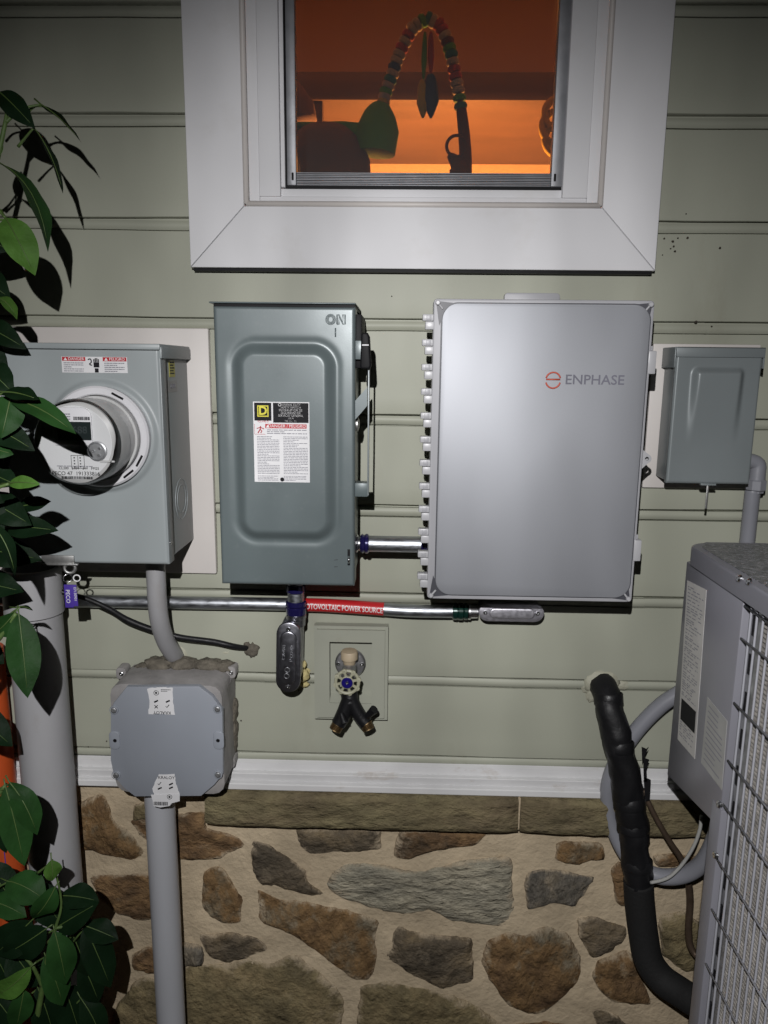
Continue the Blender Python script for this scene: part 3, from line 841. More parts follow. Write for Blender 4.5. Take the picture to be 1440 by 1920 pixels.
for k, (x, y, R) in enumerate(((1045, 240, 0.05), (1050, 262, 0.05))):
    b.torus(atb(x, y, 1.2), (0.1, -1, 0.1), R, 0.012)
b.torus(atb(1050, 215, 1.2), (0.1, -1, 0.1), 0.05, 0.012)
tag(b.build('coil_toy', 'toy_yellow', smooth=True), 'coiled ring shape beside the right edge of the window glass', 'ornament')
tag(MB().tube([atb(556, 232, 0.9), atb(550, 200, 0.9), atb(540, 150, 0.9)], [0.06, 0.06, 0.02], 14, spline=3).build('floor_lamp_shade', 'toy_plum', smooth=True), 'rounded reddish shape at the left edge inside the window', 'ornament')

# =================================================================== METER GROUP
mb0 = thing('mounting_block', 'large ivory mounting board behind the meter box', 'board', (at(200, 1077, 0.018).x, 0, at(200, 1077, 0.018).z))
bx0, bx1 = at(-30, 800, 0.018).x, (at(388, 617, 0.018).x + at(408, 1075, 0.018).x) / 2
bz0, bz1 = at(380, 1076, 0.018).z, at(250, 614, 0.018).z
b = MB(); b.box(bx0, bx1, -0.018, -0.0005, bz0, bz1, 0.003); b.build('board', 'ivory', mb0)

MD = 0.185
qx1 = (at(297, 655, MD).x + at(317, 1055, MD).x) / 2
qz0 = at(200, 1057, MD).z; qz1 = (at(297, 655, MD).z + at(100, 653, MD).z) / 2
qx0 = qx1 - 0.262
mbox = thing('meter_box', 'large grey steel meter box with danger sticker and round meter', 'electrical box', ((qx0 + qx1) / 2, -0.1, qz0))
b = MB(); b.box(qx0 + 0.004, qx1 - 0.004, -MD + 0.012, -0.0185, qz0 + 0.005, qz1 - 0.001, 0.0025); b.build('body', 'meter_grey', mbox)
mcx, mcz = at(193, 818, MD).x, at(193, 818, MD).z
RR = 0.079
# cover with a round opening: a sheet pressed up to a lip around the meter
def cov(x, z):
    r = math.hypot(x - mcx, z - mcz)
    ed = min(x - qx0, qx1 - x, z - qz0, qz1 - z)
    y = -MD
    if ed < 0.004: y += 0.004 * (1 - math.sqrt(max(0, 1 - (1 - ed / 0.004) ** 2)))
    y -= 0.006 * smooth01((RR + 0.014 - r) / 0.010)
    return y
height_sheet('cover', qx0, qx1, qz0, qz1 - 0.002, 110, 150, cov, 'meter_grey', mbox)
b = MB()
b.box(qx1 - 0.003, qx1 + 0.0005, -MD + 0.003, -MD + 0.03, qz0, qz1 - 0.003, 0.001)
b.box(qx0, qx0 + 0.003, -MD + 0.003, -MD + 0.03, qz0, qz1 - 0.003, 0.001)
b.box(qx0 + 0.003, qx1 - 0.003, -MD + 0.004, -MD + 0.03, qz0, qz0 + 0.003, 0.001)
b.build('cover_flange', 'meter_grey', mbox)
b = MB(); lz = qz1
b.box(qx0 - 0.002, qx1 + 0.002, -MD - 0.0015, -0.0187, lz - 0.001, lz + 0.0085, 0.002)
b.box(qx1 - 0.001, qx1 + 0.0035, -MD + 0.002, -0.019, lz - 0.014, lz + 0.004, 0.0012)
b.build('rain_lid', 'meter_grey', mbox)
# side knockouts
sx = qx1 - 0.004
kc = Vector((sx, -0.085, qz0 + 0.095))
for R_ in (0.036, 0.025): MB().torus(kc, (1, 0, 0), R_, 0.0011, 40, 6).build('knockout_ring', 'meter_grey', mbox, smooth=True)
screw((qx1 + 0.0005, -MD + 0.012, qz0 + 0.035), 0.0035, mbox, axis=(1, 0, 0))
# stickers on the side
def side_quad(name, y0, y1, z0, z1, m, parent, X):
    b = MB(); b.box(X, X + 0.0005, y0, y1, z0, z1); return b.build(name, m, parent, smooth=False)
sz = at(330, 690, 0.12).z
yl = side_quad('yellow_sticker', -0.125, -0.094, sz - 0.015, sz + 0.013, 'yellow_label', mbox, sx)
b = MB()
for i in range(5): b.box(sx + 0.0005, sx + 0.0008, -0.121, -0.098 - 0.004 * (i % 2), sz + 0.008 - i * 0.0045, sz + 0.010 - i * 0.0045)
b.build('fine_print', 'ink', yl, smooth=False)
wl_ = side_quad('white_sticker', -0.137, -0.085, sz - 0.040, sz - 0.021, 'clear_label', mbox, sx)
mt = Matrix.Translation((sx + 0.0007, -0.11, sz - 0.0305)) @ Matrix.Rotation(rad(90), 4, 'Z') @ Matrix.Rotation(rad(90), 4, 'X')
text('AE7P3', 0.011, 0, 0, 0, 'ink_grey', wl_, mtx=mt)
# danger sticker
l0, l1 = at(116, 680, MD).x, at(239, 682, MD).x
z1_, z0_ = at(178, 669, MD).z, at(178, 699, MD).z
st = flat('danger_sticker', rc(l0, l1, z0_, z1_), MD + 0.0004, 'paper', mbox)
w = l1 - l0; hh = z1_ - z0_
for a, c, tx in ((0.01, 0.365, 'DANGER'), (0.63, 0.99, 'PELIGRO')):
    flat('red_band', rc(l0 + a * w, l0 + c * w, z1_ - 0.27 * hh, z1_ - 0.02 * hh), MD + 0.0009, 'red_print', st, 0.0002)
    text(tx, 0.0064, l0 + (a + c) / 2 * w + 0.004, z1_ - 0.145 * hh, MD + 0.0014, 'white_print', st)
    xx = l0 + a * w + 0.0055
    flat('warning_triangle', [(xx - 0.0028, z1_ - 0.235 * hh), (xx + 0.0028, z1_ - 0.235 * hh), (xx, z1_ - 0.05 * hh)], MD + 0.0012, 'white_print', st, 0.0002)
    fine_print(l0 + (a + 0.02) * w, l0 + c * w, z0_ + 0.04 * hh, z1_ - 0.33 * hh, 5, MD + 0.0012, 'print_fine', st, seed=int(a * 100), hgt=0.42)
# hand pictogram
b = MB(); hx, hz = l0 + 0.53 * w, (z0_ + z1_) / 2
b.box(hx - 0.0045, hx + 0.0045, -MD - 0.0013, -MD - 0.001, hz - 0.004, hz + 0.004)
b.box(hx - 0.003, hx + 0.003, -MD - 0.0013, -MD - 0.001, hz - 0.012, hz - 0.0055)
for i in range(4): b.box(hx - 0.0045 + i * 0.0024, hx - 0.0028 + i * 0.0024, -MD - 0.0013, -MD - 0.001, hz + 0.0043, hz + 0.009 + (0.0015 if i in (1, 2) else 0))
b.tube([(hx - 0.013, -MD - 0.0012, hz + 0.008), (hx - 0.009, -MD - 0.0012, hz + 0.009), (hx - 0.008, -MD - 0.0012, hz + 0.004), (hx - 0.011, -MD - 0.0012, hz + 0.001), (hx - 0.007, -MD - 0.0012, hz - 0.001)], 0.0009, 6, spline=4)
b.build('hand_symbol', 'ink', st, smooth=False)
# hasp at the bottom of the cover
ha = at(118, 1047, MD)
b = MB(); b.box(ha.x - 0.035, ha.x + 0.020, -MD - 0.004, -MD - 0.0004, ha.z - 0.008, ha.z + 0.006, 0.001)
b.box(ha.x - 0.035, ha.x + 0.027, -MD - 0.007, -MD - 0.0004, ha.z - 0.0105, ha.z - 0.0075, 0.0008)
b.build('hasp', 'galv_dirty', mbox)

# the meter itself
met = thing('electric_meter', 'round white electric meter with digital display on the grey meter box', 'electric meter', (mcx, -MD, mcz))
C = Vector((mcx, -MD - 0.0055, mcz)); AX = Vector((0, -1, 0))
MB().lathe(C, AX, [(0, RR + 0.002), (0.010, RR + 0.002), (0.013, RR - 0.001), (0.013, RR - 0.010), (0.011, RR - 0.012), (0.0, RR - 0.012)], 64).build('lock_ring', 'meter_ring', met, smooth=30)
for a0 in (62, -52, -30):
    a = rad(a0)
    q = C + AX * 0.0132 + Vector((math.cos(a), 0, math.sin(a))) * (RR - 0.005)
    t = Vector((-math.sin(a), 0, math.cos(a)))
    MB().tube([q - t * 0.010, q + t * 0.010], 0.0018, 6).build('ring_slot', 'black', met)
FR = 0.064          # radius at the face
H = 0.098
MB().lathe(C, AX, [(0.005, RR - 0.013), (0.02, RR - 0.0135), (0.0202, RR - 0.017), (0.05, RR - 0.0175), (0.0502, FR + 0.0005), (H - 0.012, FR), (H - 0.003, FR - 0.003), (H, FR - 0.009)], 64).build('housing', 'meter_side', met, smooth=30)
FC = C + AX * (H - 0.0005)
MB().lathe(FC, AX, [(-0.004, FR - 0.006), (0, FR - 0.008), (0.0004, FR - 0.010), (0, 0)], 64).build('face', 'meter_white', met, smooth=False)
fd = -(FC.y) + 0.0005
def fx(u): return FC.x + u
def fzz(v): return FC.z + v
# display panel
pl = MB().prism(rounded(fx(-0.030), fx(0.027), fzz(-0.004), fzz(0.052), [0.014, 0.014, 0.002, 0.002]), -fd - 0.0025, -fd, 0.0008).build('display_panel', 'meter_ring', met, smooth=30)
flat('display_window', rc(fx(-0.024), fx(0.026), fzz(0.004), fzz(0.031)), fd + 0.0026, 'lcd', pl, 0.0006)
text('69688', 0.015, fx(0.002), fzz(0.0185), fd + 0.0035, 'lcd_digit', pl)
fine_print(fx(-0.024), fx(-0.001), fzz(0.033), fzz(0.044), 3, fd + 0.003, 'print_fine', pl, seed=4)
b = MB()
rb = random.Random(3); x = fx(0.001)
while x < fx(0.024):
    w_ = rb.uniform(0.0005, 0.0016); b.box(x, x + w_, -fd - 0.0031, -fd - 0.0027, fzz(0.0335), fzz(0.0385)); x += w_ + rb.uniform(0.0004, 0.001)
b.build('barcode', 'ink', pl, smooth=False)
# optical port
pc = FC + Vector((0.033, -0.0005, -0.012))
op = MB().lathe(pc, AX, [(0, 0.0145), (0.0035, 0.0145), (0.0045, 0.0125), (0.003, 0.0115), (0.003, 0)], 28).build('optical_port', 'stud_metal', met)
for u, v in ((-0.005, 0.000), (0.004, 0.004), (0.003, -0.006)): screw(pc + Vector((u, -0.003, v)), 0.0022, op, name='port_screw')
MB().box(fx(0.036), fx(0.058), -fd - 0.0022, -fd - 0.0002, fzz(-0.0285), fzz(-0.026)).build('panel_edge', 'meter_side', met, smooth=False)
# dial print
b = MB()
bx_, bz_ = fx(-0.008), fzz(-0.020)
for i in range(4):
    for j in range(2): b.box(bx_ + 0.004 + j * 0.009, bx_ + 0.0058 + j * 0.009, -fd - 0.0003, -fd, bz_ - i * 0.0045 - 0.0035, bz_ - i * 0.0045 - 0.0017)
for z in (bz_ + 0.0005, bz_ - 0.019): b.box(bx_, bx_ + 0.020, -fd - 0.0003, -fd, z, z + 0.0006)
for x in (bx_, bx_ + 0.010, bx_ + 0.0194): b.box(x, x + 0.0006, -fd - 0.0002, -fd, bz_ - 0.019, bz_ + 0.0005)
b.build('index_table', 'ink', met, smooth=False)
text('CL200   240V   3W   FM2S', 0.0055, fx(0.003), fzz(-0.0385), fd + 0.0002, 'ink', met)
text('PECO 47  191333816', 0.0082, fx(-0.002), fzz(-0.0465), fd + 0.0002, 'ink', met)
b = MB(); rb = random.Random(9); x = fx(-0.024)
while x < fx(0.022):
    w_ = rb.uniform(0.0006, 0.0018); b.box(x, x + w_, -fd - 0.0003, -fd, fzz(-0.0545), fzz(-0.0505)); x += w_ + rb.uniform(0.0004, 0.0011)
b.build('barcode', 'ink', met, smooth=False)
fine_print(fx(-0.03), fx(0.03), fzz(-0.0365), fzz(-0.034), 1, fd + 0.0002, 'print_fine', met, seed=8)
MB().lathe(C, AX, [(H - 0.010, FR + 0.0008), (H - 0.002, FR - 0.001), (H + 0.004, FR - 0.005), (H + 0.0065, FR - 0.012), (H + 0.0068, 0)], 64).build('clear_cover', 'meter_glass', met, smooth=30)

# purple seal tag on rings
tgp = at(133, 1118, MD - 0.01)
sg = thing('seal_tag', 'purple utility seal tag hanging below the meter box', 'tag', (tgp.x, -MD, tgp.z))
TD = MD + 0.001
rg_ = at(131, 1065, TD)
MB().torus(rg_, (0.2, -1, 0), 0.0085, 0.0028, 24, 8).build('seal_ring', 'galv_dirty', sg, smooth=True)
MB().torus(at(127, 1084, TD), (0.6, -1, 0), 0.007, 0.0007, 20, 6).build('wire_loop', 'zinc', sg, smooth=True)
MB().torus(at(144, 1084, TD), (0.1, -1, 0), 0.0055, 0.0012, 20, 6).build('wire_loop', 'white_print', sg, smooth=True)
t0, t1, tz_1, tz_0 = at(122, 1120, TD).x, at(146, 1120, TD).x, at(134, 1096, TD).z, at(134, 1139, TD).z
tb = MB().prism([(t0, tz_0), (t0 + 0.014, tz_0 + 0.0005), (t0 + 0.015, tz_0 + 0.003), (t1, tz_0 + 0.003), (t1 - 0.001, tz_1), (t0, tz_1)], -TD - 0.002, -TD, 0.0004).build('tag_plate', 'tag_purple', sg)
text('PECO', 0.0095, t0 + 0.006, (tz_0 + tz_1) / 2, TD + 0.0025, 'white_print', tb, rot=rad(-90))
text('E7130931', 0.0062, t1 - 0.003, (tz_0 + tz_1) / 2 + 0.004, TD + 0.0025, 'white_print', tb, rot=rad(-90))

# =================================================================== SAFETY SWITCH
D = 0.160
x0, x1, z0, z1 = rect(D, (395, 575), (663, 573), (419, 1099), (667, 1096))
sw = thing('safety_switch', 'grey green safety switch box with side handle and warning label', 'electrical box', ((x0 + x1) / 2, -0.08, z0))
MB().box(x0 + 0.003, x1 - 0.003, -D + 0.006, -0.006, z0 + 0.004, z1 - 0.002, 0.002).build('body', 'switch_enamel', sw)
ex0, ex1, ez0, ez1 = rect(D, (437, 648), (628, 645), (449, 1012), (628, 1010))
def rr_sd(x, z, a0, a1, c0, c1, r):
    qx = abs(x - (a0 + a1) / 2) - (a1 - a0) / 2 + r; qz = abs(z - (c0 + c1) / 2) - (c1 - c0) / 2 + r
    return math.hypot(max(qx, 0), max(qz, 0)) + min(max(qx, qz), 0) - r
def door(x, z):
    sd = rr_sd(x, z, ex0, ex1, ez0, ez1, 0.035)
    ed = min(x - x0, x1 - x, z - z0, z1 - z)
    y = -D - 0.0105 * smooth01((0.002 - sd) / 0.019)
    y += 0.0015 * math.exp(-(sd - 0.004) ** 2 / 0.00004)
    if ed < 0.005: y += 0.005 * (1 - math.sqrt(max(0, 1 - (1 - ed / 0.005) ** 2)))
    return y
height_sheet('door', x0, x1, z0, z1, 120, 200, door, 'switch_enamel', sw)
b = MB()
b.box(x1 - 0.002, x1, -D + 0.0045, -D + 0.05, z0, z1 - 0.001, 0.0008); b.box(x0, x0 + 0.002, -D + 0.0045, -D + 0.05, z0, z1 - 0.001, 0.0008)
b.box(x0 + 0.002, x1 - 0.002, -D + 0.0045, -D + 0.05, z0, z0 + 0.002, 0.0008)
b.build('door_flange', 'switch_enamel', sw)
MB().box(x0 - 0.005, x1 + 0.001, -D - 0.004, -0.006, z1 + 0.0035, z1 + 0.006, 0.001).build('rain_top', 'switch_enamel', sw)
MB().box(x0 + 0.001, x1 - 0.001, -D + 0.002, -0.01, z1 - 0.001, z1 + 0.0034).build('top_gap', 'black', sw, smooth=False)
# pressed letters
def ridge(ps, closed=False):
    q = [(p.x, -D + 0.0004, p.z) for p in (at(x, y, D) for x, y in ps)]
    MB().tube(q, 0.0013, 8, spline=4 if closed else 0).build('pressed_letter', 'switch_enamel', sw, smooth=True)
for R1, R2 in ((8.5, 9.0), (5.2, 6.0)):
    ridge([(620 + R1 * math.cos(t * math.pi / 8), 599 + R2 * math.sin(t * math.pi / 8)) for t in range(17)], True)
ridge([(632, 608), (632, 590), (635, 590), (643, 604), (643, 590), (647, 590), (647, 608), (643.5, 608), (635.5, 594), (635.5, 608), (632, 608)])
ridge([(629, 615), (629, 632)])
# warning label
LD = D + 0.0107
lx0_, lx1_, lz0_, lz1_ = rect(LD, (474, 754), (579, 753), (478, 905), (582, 903))
lb = flat('warning_label', rc(lx0_, lx1_, lz0_, lz1_), LD, 'paper', sw)
W_, H_ = lx1_ - lx0_, lz1_ - lz0_
def LX(u): return lx0_ + u * W_
def LZ(v): return lz1_ - v * H_
e1 = LD + 0.0005
flat('black_panel', rc(LX(0.02), LX(0.325), LZ(0.232), LZ(0.012)), e1, 'ink', lb, 0.0002)
flat('black_panel', rc(LX(0.355), LX(0.985), LZ(0.255), LZ(0.012)), e1, 'ink', lb, 0.0002)
cxl, czl = LX(0.175), LZ(0.115); q = 0.1 * W_
b = MB()
for r_, k in ((1.0, 0.84), (0.52, 0.36)):
    pass
b.prism(rc(cxl - q, cxl + q, czl + 0.8 * q, czl + q), -e1 - 0.0005, -e1 - 0.0002); b.prism(rc(cxl - q, cxl + q, czl - q, czl - 0.8 * q), -e1 - 0.0005, -e1 - 0.0002)
b.prism(rc(cxl - q, cxl - 0.8 * q, czl - 0.8 * q, czl + 0.8 * q), -e1 - 0.0005, -e1 - 0.0002); b.prism(rc(cxl + 0.8 * q, cxl + q, czl - 0.8 * q, czl + 0.8 * q), -e1 - 0.0005, -e1 - 0.0002)
b.build('emblem_square', 'yellow_print', lb, smooth=False)
text('D', 0.0185, cxl, czl, e1 + 0.0006, 'yellow_print', lb, bold=0.0006)
text('SQUARE D', 0.0038, cxl, LZ(0.243), e1 + 0.0004, 'red_print', lb)
for i, (tx, s) in enumerate((('GENERAL DUTY', 0.0052), ('SAFETY SWITCH', 0.0052), ('INTERRUPTOR DE', 0.0055), ('SEGURIDAD DE', 0.0055), ('SERVICIO GENERAL', 0.0055), ('100 A', 0.0045), ('240 Vac / V~', 0.0045))):
    text(tx, s, LX(0.67), LZ(0.035 + i * 0.0335 - (0.002 if i == 6 else 0)), e1 + 0.0004, 'white_print', lb, bold=-0.00012, sx=0.86)
MB().torus((LX(0.475), -e1 - 0.0004, LZ(0.035)), (0, -1, 0), 0.0022, 0.0005, 16, 4).build('logo_ring', 'white_print', lb)
flat('red_band', rc(LX(0.21), LX(0.95), LZ(0.325), LZ(0.272)), e1, 'red_print', lb, 0.0002)
text('DANGER / PELIGRO', 0.0070, LX(0.6), LZ(0.298), e1 + 0.0004, 'white_print', lb)
xx = LX(0.255); flat('warning_triangle', [(xx - 0.0028, LZ(0.318)), (xx + 0.0028, LZ(0.318)), (xx, LZ(0.28))], e1 + 0.0003, 'white_print', lb, 0.0002)
b = MB()
ps = [(0.08, 0.30), (0.12, 0.335), (0.10, 0.37), (0.05, 0.385)]
b.tube([(LX(u), -e1 - 0.0004, LZ(v)) for u, v in ((0.13, 0.30), (0.12, 0.34), (0.08, 0.385))], 0.0009, 6)
b.tube([(LX(u), -e1 - 0.0004, LZ(v)) for u, v in ((0.06, 0.33), (0.125, 0.315), (0.19, 0.335))], 0.0007, 6)
b.tube([(LX(u), -e1 - 0.0004, LZ(v)) for u, v in ((0.12, 0.34), (0.15, 0.36), (0.13, 0.385))], 0.0008, 6)
b.tube([(LX(u), -e1 - 0.0004, LZ(v)) for u, v in ((0.02, 0.275), (0.02, 0.40), (0.215, 0.40))], 0.0003, 5)
b.build('shock_symbol', 'red_print', lb, smooth=False)
fine_print(LX(0.24), LX(0.97), LZ(0.40), LZ(0.335), 3, e1 + 0.0002, 'print_fine', lb, seed=11, fill=0.98)
for c, (a, bb) in enumerate(((0.06, 0.47), (0.53, 0.98))):
    fine_print(LX(a), LX(bb), LZ(0.90), LZ(0.42), 24, e1 + 0.0002, 'print_fine', lb, seed=20 + c, hgt=0.4, fill=0.97)
    fine_print(LX(a), LX(bb), LZ(0.985), LZ(0.915), 4, e1 + 0.0002, 'print_fine', lb, seed=30 + c, hgt=0.4)
MB().lathe((LX(0.5), -e1 - 0.0002, LZ(0.965)), AX, [(0, 0.0034), (0.0003, 0.0034), (0.0003, 0)], 16).build('logo_disc', 'ink', lb)
# operating handle on the right side
def P(px, py, d): return at(px, py, d)

HX = x1 + 0.0025
# back mounting of the handle
MB().box(x1 - 0.003, x1 + 0.009, -0.135, -0.02, at(668, 690, 0.1).z, at(668, 592, 0.1).z, 0.001).build('handle_housing', 'black', sw)
a = at(668, 688, 0.14); c = at(690, 665, 0.14)
MB().box(x1 - 0.001, c.x - 0.003, -0.148, -0.120, a.z + 0.012, a.z + 0.042, 0.001).build('bracket', 'switch_enamel', sw)
hp = MB()
g0, g1 = at(677, 625, 0.150), at(697, 692, 0.150)
grip = MB().prism([(g0.x, g1.z + 0.004), (g0.x + 0.002, g1.z), (g1.x - 0.002, g1.z), (g1.x - 0.0002, g1.z + 0.006), (g1.x - 0.003, g0.z - 0.006), (g1.x - 0.006, g0.z), (g0.x + 0.003, g0.z), (g0.x + 0.0015, g0.z - 0.004)], -0.175, -0.150, 0.003, 3)
gr = grip.build('handle_grip', 'black', sw)
gm = at(685, 647, 0.175)
MB().box(gm.x - 0.0055, gm.x + 0.0055, -0.1765, -0.1745, gm.z - 0.001, gm.z + 0.001, 0.0005).build('grip_mark', 'paper', gr)
l0p, l1p = at(692, 690, 0.155), at(693, 928, 0.155)
MB().box(l0p.x - 0.0015, l0p.x + 0.0012, -0.163, -0.150, l1p.z, l0p.z + 0.01, 0.0006).build('lever', 'small_box_enamel', sw)
v0, v1 = at(668, 782, 0.13), at(690, 735, 0.14)
MB().prism([(x1, v0.z - 0.003), (x1, v0.z + 0.028), (l0p.x - 0.003, v1.z + 0.008), (l0p.x - 0.003, v1.z - 0.022)], -0.150, -0.118).build('toggle_plate', 'switch_enamel', sw, smooth=False)
bz = at(680, 915, 0.14)
MB().box(x1, l0p.x - 0.0002, -0.152, -0.125, bz.z - 0.013, bz.z + 0.010, 0.001).build('bracket', 'switch_enamel', sw)
pv = at(671, 796, 0.13)
MB().lathe((x1, -0.12, pv.z), (1, 0, 0), [(0, 0.012), (0.003, 0.012), (0.005, 0.007), (0.006, 0)], 18).build('pivot', 'galv_dirty', sw)
# hasp slot and loop at the lower right of the door
hs = at(654, 1045, D)
MB().box(hs.x - 0.0022, hs.x + 0.0022, -D - 0.0006, -D + 0.001, hs.z - 0.014, hs.z + 0.014, 0.0005).build('hasp_slot', 'black', sw)
MB().tube([(hs.x, -D, hs.z - 0.010), (hs.x + 0.0005, -D - 0.009, hs.z - 0.006), (hs.x + 0.0005, -D - 0.010, hs.z), (hs.x, -D, hs.z + 0.002)], 0.0018, 8, spline=4).build('hasp_loop', 'zinc', sw, smooth=True)
for py in (1050, 1063):
    p = at(630, py, D); MB().tube([(p.x - 0.003, -D - 0.0002, p.z), (p.x + 0.003, -D - 0.0002, p.z + 0.0006)], 0.0007, 6).build('scratch', 'zinc', sw)
# =================================================================== COMBINER BOX
D = 0.165
x0, x1, z0, z1 = rect(D, (815, 563), (1227, 560), (799, 1121), (1186, 1131))
cb = thing('combiner_box', 'large silver solar combiner box with orange and grey logo', 'electrical box', ((x0 + x1) / 2, -0.08, z0))
CBX0, CBX1, CBZ0, CBZ1 = x0, x1, z0, z1
MB().box(x0 + 0.012, x1 - 0.012, -D + 0.030, -0.006, z0 + 0.010, z1 - 0.008, 0.006).build('body', 'abs_grey', cb)
MB().prism(rounded(x0, x1, z0, z1, 0.006, 3), -D, -D + 0.030, 0.0025).build('cover', 'abs_grey', cb)
px0, px1, pz0, pz1 = rect(D, (832, 571), (1219, 569), (813, 1112), (1180, 1122))
# dark recessed corners with cover screws
for sxn, szn in ((-1, 1), (1, 1), (-1, -1), (1, -1)):
    cx_ = x0 + 0.0035 if sxn < 0 else x1 - 0.0035
    cz_ = z1 - 0.0035 if szn > 0 else z0 + 0.0035
    tri = [(cx_, cz_), (cx_ - sxn * 0.006, cz_ + 0)]
    L1 = 0.040
    poly = [(cx_, cz_), (cx_ - sxn * L1 * 0.95, cz_ - szn * 0.004), (cx_ - sxn * L1 * 0.62, cz_ - szn * 0.011), (cx_ - sxn * 0.0125, cz_ - szn * L1 * 0.55), (cx_ - sxn * 0.006, cz_ - szn * L1 * 0.95)]
    if sxn * szn > 0: poly = poly[::-1]
    cr = MB().prism(poly, -D - 0.0006, -D + 0.002).build('corner_recess', 'abs_dark_shade', cb, smooth=False)
    MB().lathe((cx_ - sxn * 0.003, -D - 0.0005, cz_ - szn * 0.003), AX, [(0, 0.0042), (0.004, 0.004), (0.0055, 0.0025), (0.0055, 0)], 16).build('cover_screw', 'hinge_plastic', cr, smooth=40)
    MB().tube([(cx_ - sxn * 0.005, -D - 0.002, cz_ - szn * 0.005), (cx_ - sxn * 0.011, -D - 0.002, cz_ - szn * 0.0125)], 0.0016, 8).build('screw_strap', 'hinge_plastic', cr)
MB().prism(rounded(px0 - 0.0016, px1 + 0.0016, pz0 - 0.0016, pz1 + 0.0016, 0.027, 10), -D - 0.0012, -D + 0.002).build('panel_edge_shade', 'abs_dark_shade', cb, smooth=30)  # dark plate under the panel, its rim painted as the panel's edge shadow
MB().prism(rounded(px0, px1, pz0, pz1, 0.026, 10), -D - 0.004, -D - 0.0014, 0.0012, 3).build('face_panel', 'silver_panel', cb, smooth=30)
PD = D + 0.0041
# logo
c = at(1037, 713, PD); R_ = 0.0112
b = MB()
for s in (1, -1):
    arc = []
    for k in range(13):
        t = rad(12 + 156 * k / 12) * s
        arc.append((c.x + R_ * math.cos(t) * 1.02, -PD - 0.0003, c.z + (0.0012 * s) + R_ * math.sin(t)))
    b.tube(arc, 0.0014, 6)
b.tube([(c.x - R_ * 1.0, -PD - 0.0003, c.z + 0.0013), (c.x + R_ * 1.0, -PD - 0.0003, c.z + 0.0013)], 0.0013, 6)
b.build('logo_emblem', 'logo_orange', cb, smooth=True)
p = at(1115, 713, PD)
text('ENPHASE', 0.0215, p.x, p.z, PD + 0.0002, 'logo_grey', cb, bold=0.0002, sx=1.06)
# hinges down the left side
n = 12
zt_, zb_ = at(800, 598, 0.13).z, at(790, 1072, 0.13).z
for i in range(n):
    z = zt_ + (zb_ - zt_) * i / (n - 1)
    hb = MB().box(x0 - 0.017, x0 + 0.006, -D + 0.003, -D + 0.018, z - 0.0050, z + 0.0055, 0.0015).build('hinge_clip', 'hinge_plastic', cb)
    MB().box(x0 - 0.0125, x0 + 0.006, -D + 0.001, -D + 0.020, z - 0.0185, z - 0.0056, 0.0015).build('hinge_knuckle', 'hinge_plastic', hb)
    MB().box(x0 - 0.011, x0 - 0.003, -D + 0.0022, -D + 0.004, z - 0.0032, z + 0.0037, 0.0004).build('clip_dimple', 'abs_grey', hb)
# latches on the right side, padlock lug
for py in (680, 1027):
    p = at(1222 if py < 900 else 1193, py, D - 0.02)
    MB().box(x1 - 0.004, x1 + 0.0085, -D - 0.002, -D + 0.045, p.z - 0.018, p.z + 0.018, 0.0015).build('latch', 'hinge_plastic', cb)
    MB().box(x1 - 0.004, x1 + 0.004, -D + 0.004, -D + 0.02, p.z + 0.0182, p.z + 0.026, 0.001).build('latch_pin', 'abs_grey', cb)
p = at(1210, 860, D - 0.02); lgx = x1
for k, dd in enumerate((0.018, 0.034)):
    b = MB()
    oz = p.z - 0.022 * k * 0
    out = [(lgx - 0.002, oz - 0.024)] + [(lgx + 0.0125 + 0.0075 * math.cos(rad(t)), oz + 0.0075 * math.sin(rad(t))) for t in range(-70, 71, 20)] + [(lgx - 0.002, oz + 0.020)]
    bm = bmesh.new()
    hole = [(lgx + 0.0125 + 0.0034 * math.cos(rad(t)), oz + 0.0034 * math.sin(rad(t))) for t in range(0, 360, 30)]
    for yy in (-D + dd, -D + dd + 0.004):
        vo = [bm.verts.new((x, yy, z)) for x, z in out]; vh = [bm.verts.new((x, yy, z)) for x, z in hole]
        eo = [bm.edges.new((vo[i], vo[(i + 1) % len(vo)])) for i in range(len(vo))]; eh = [bm.edges.new((vh[i], vh[(i + 1) % len(vh)])) for i in range(len(vh))]
        bmesh.ops.triangle_fill(bm, edges=eo + eh, use_beauty=True)
        if yy == -D + dd: A_, B_ = vo, vh
        else:
            for U, V in ((A_, vo), (B_, vh)):
                for i in range(len(U)): bm.faces.new((U[i], U[(i + 1) % len(U)], V[(i + 1) % len(U)], V[i]))
    b.merge(bm); b.build('padlock_lug', 'hinge_plastic', cb, smooth=False)
# top wall tab
ta, tb_ = at(948, 556, 0.02), at(1050, 556, 0.02)
MB().prism(rounded(at(946, 551, 0.02).x, at(1050, 551, 0.02).x, z1 - 0.03, at(1000, 549.5, 0.02).z, [0.006, 0.006, 0.001, 0.001]), -0.022, -0.007, 0.001).build('wall_tab', 'abs_grey', cb)

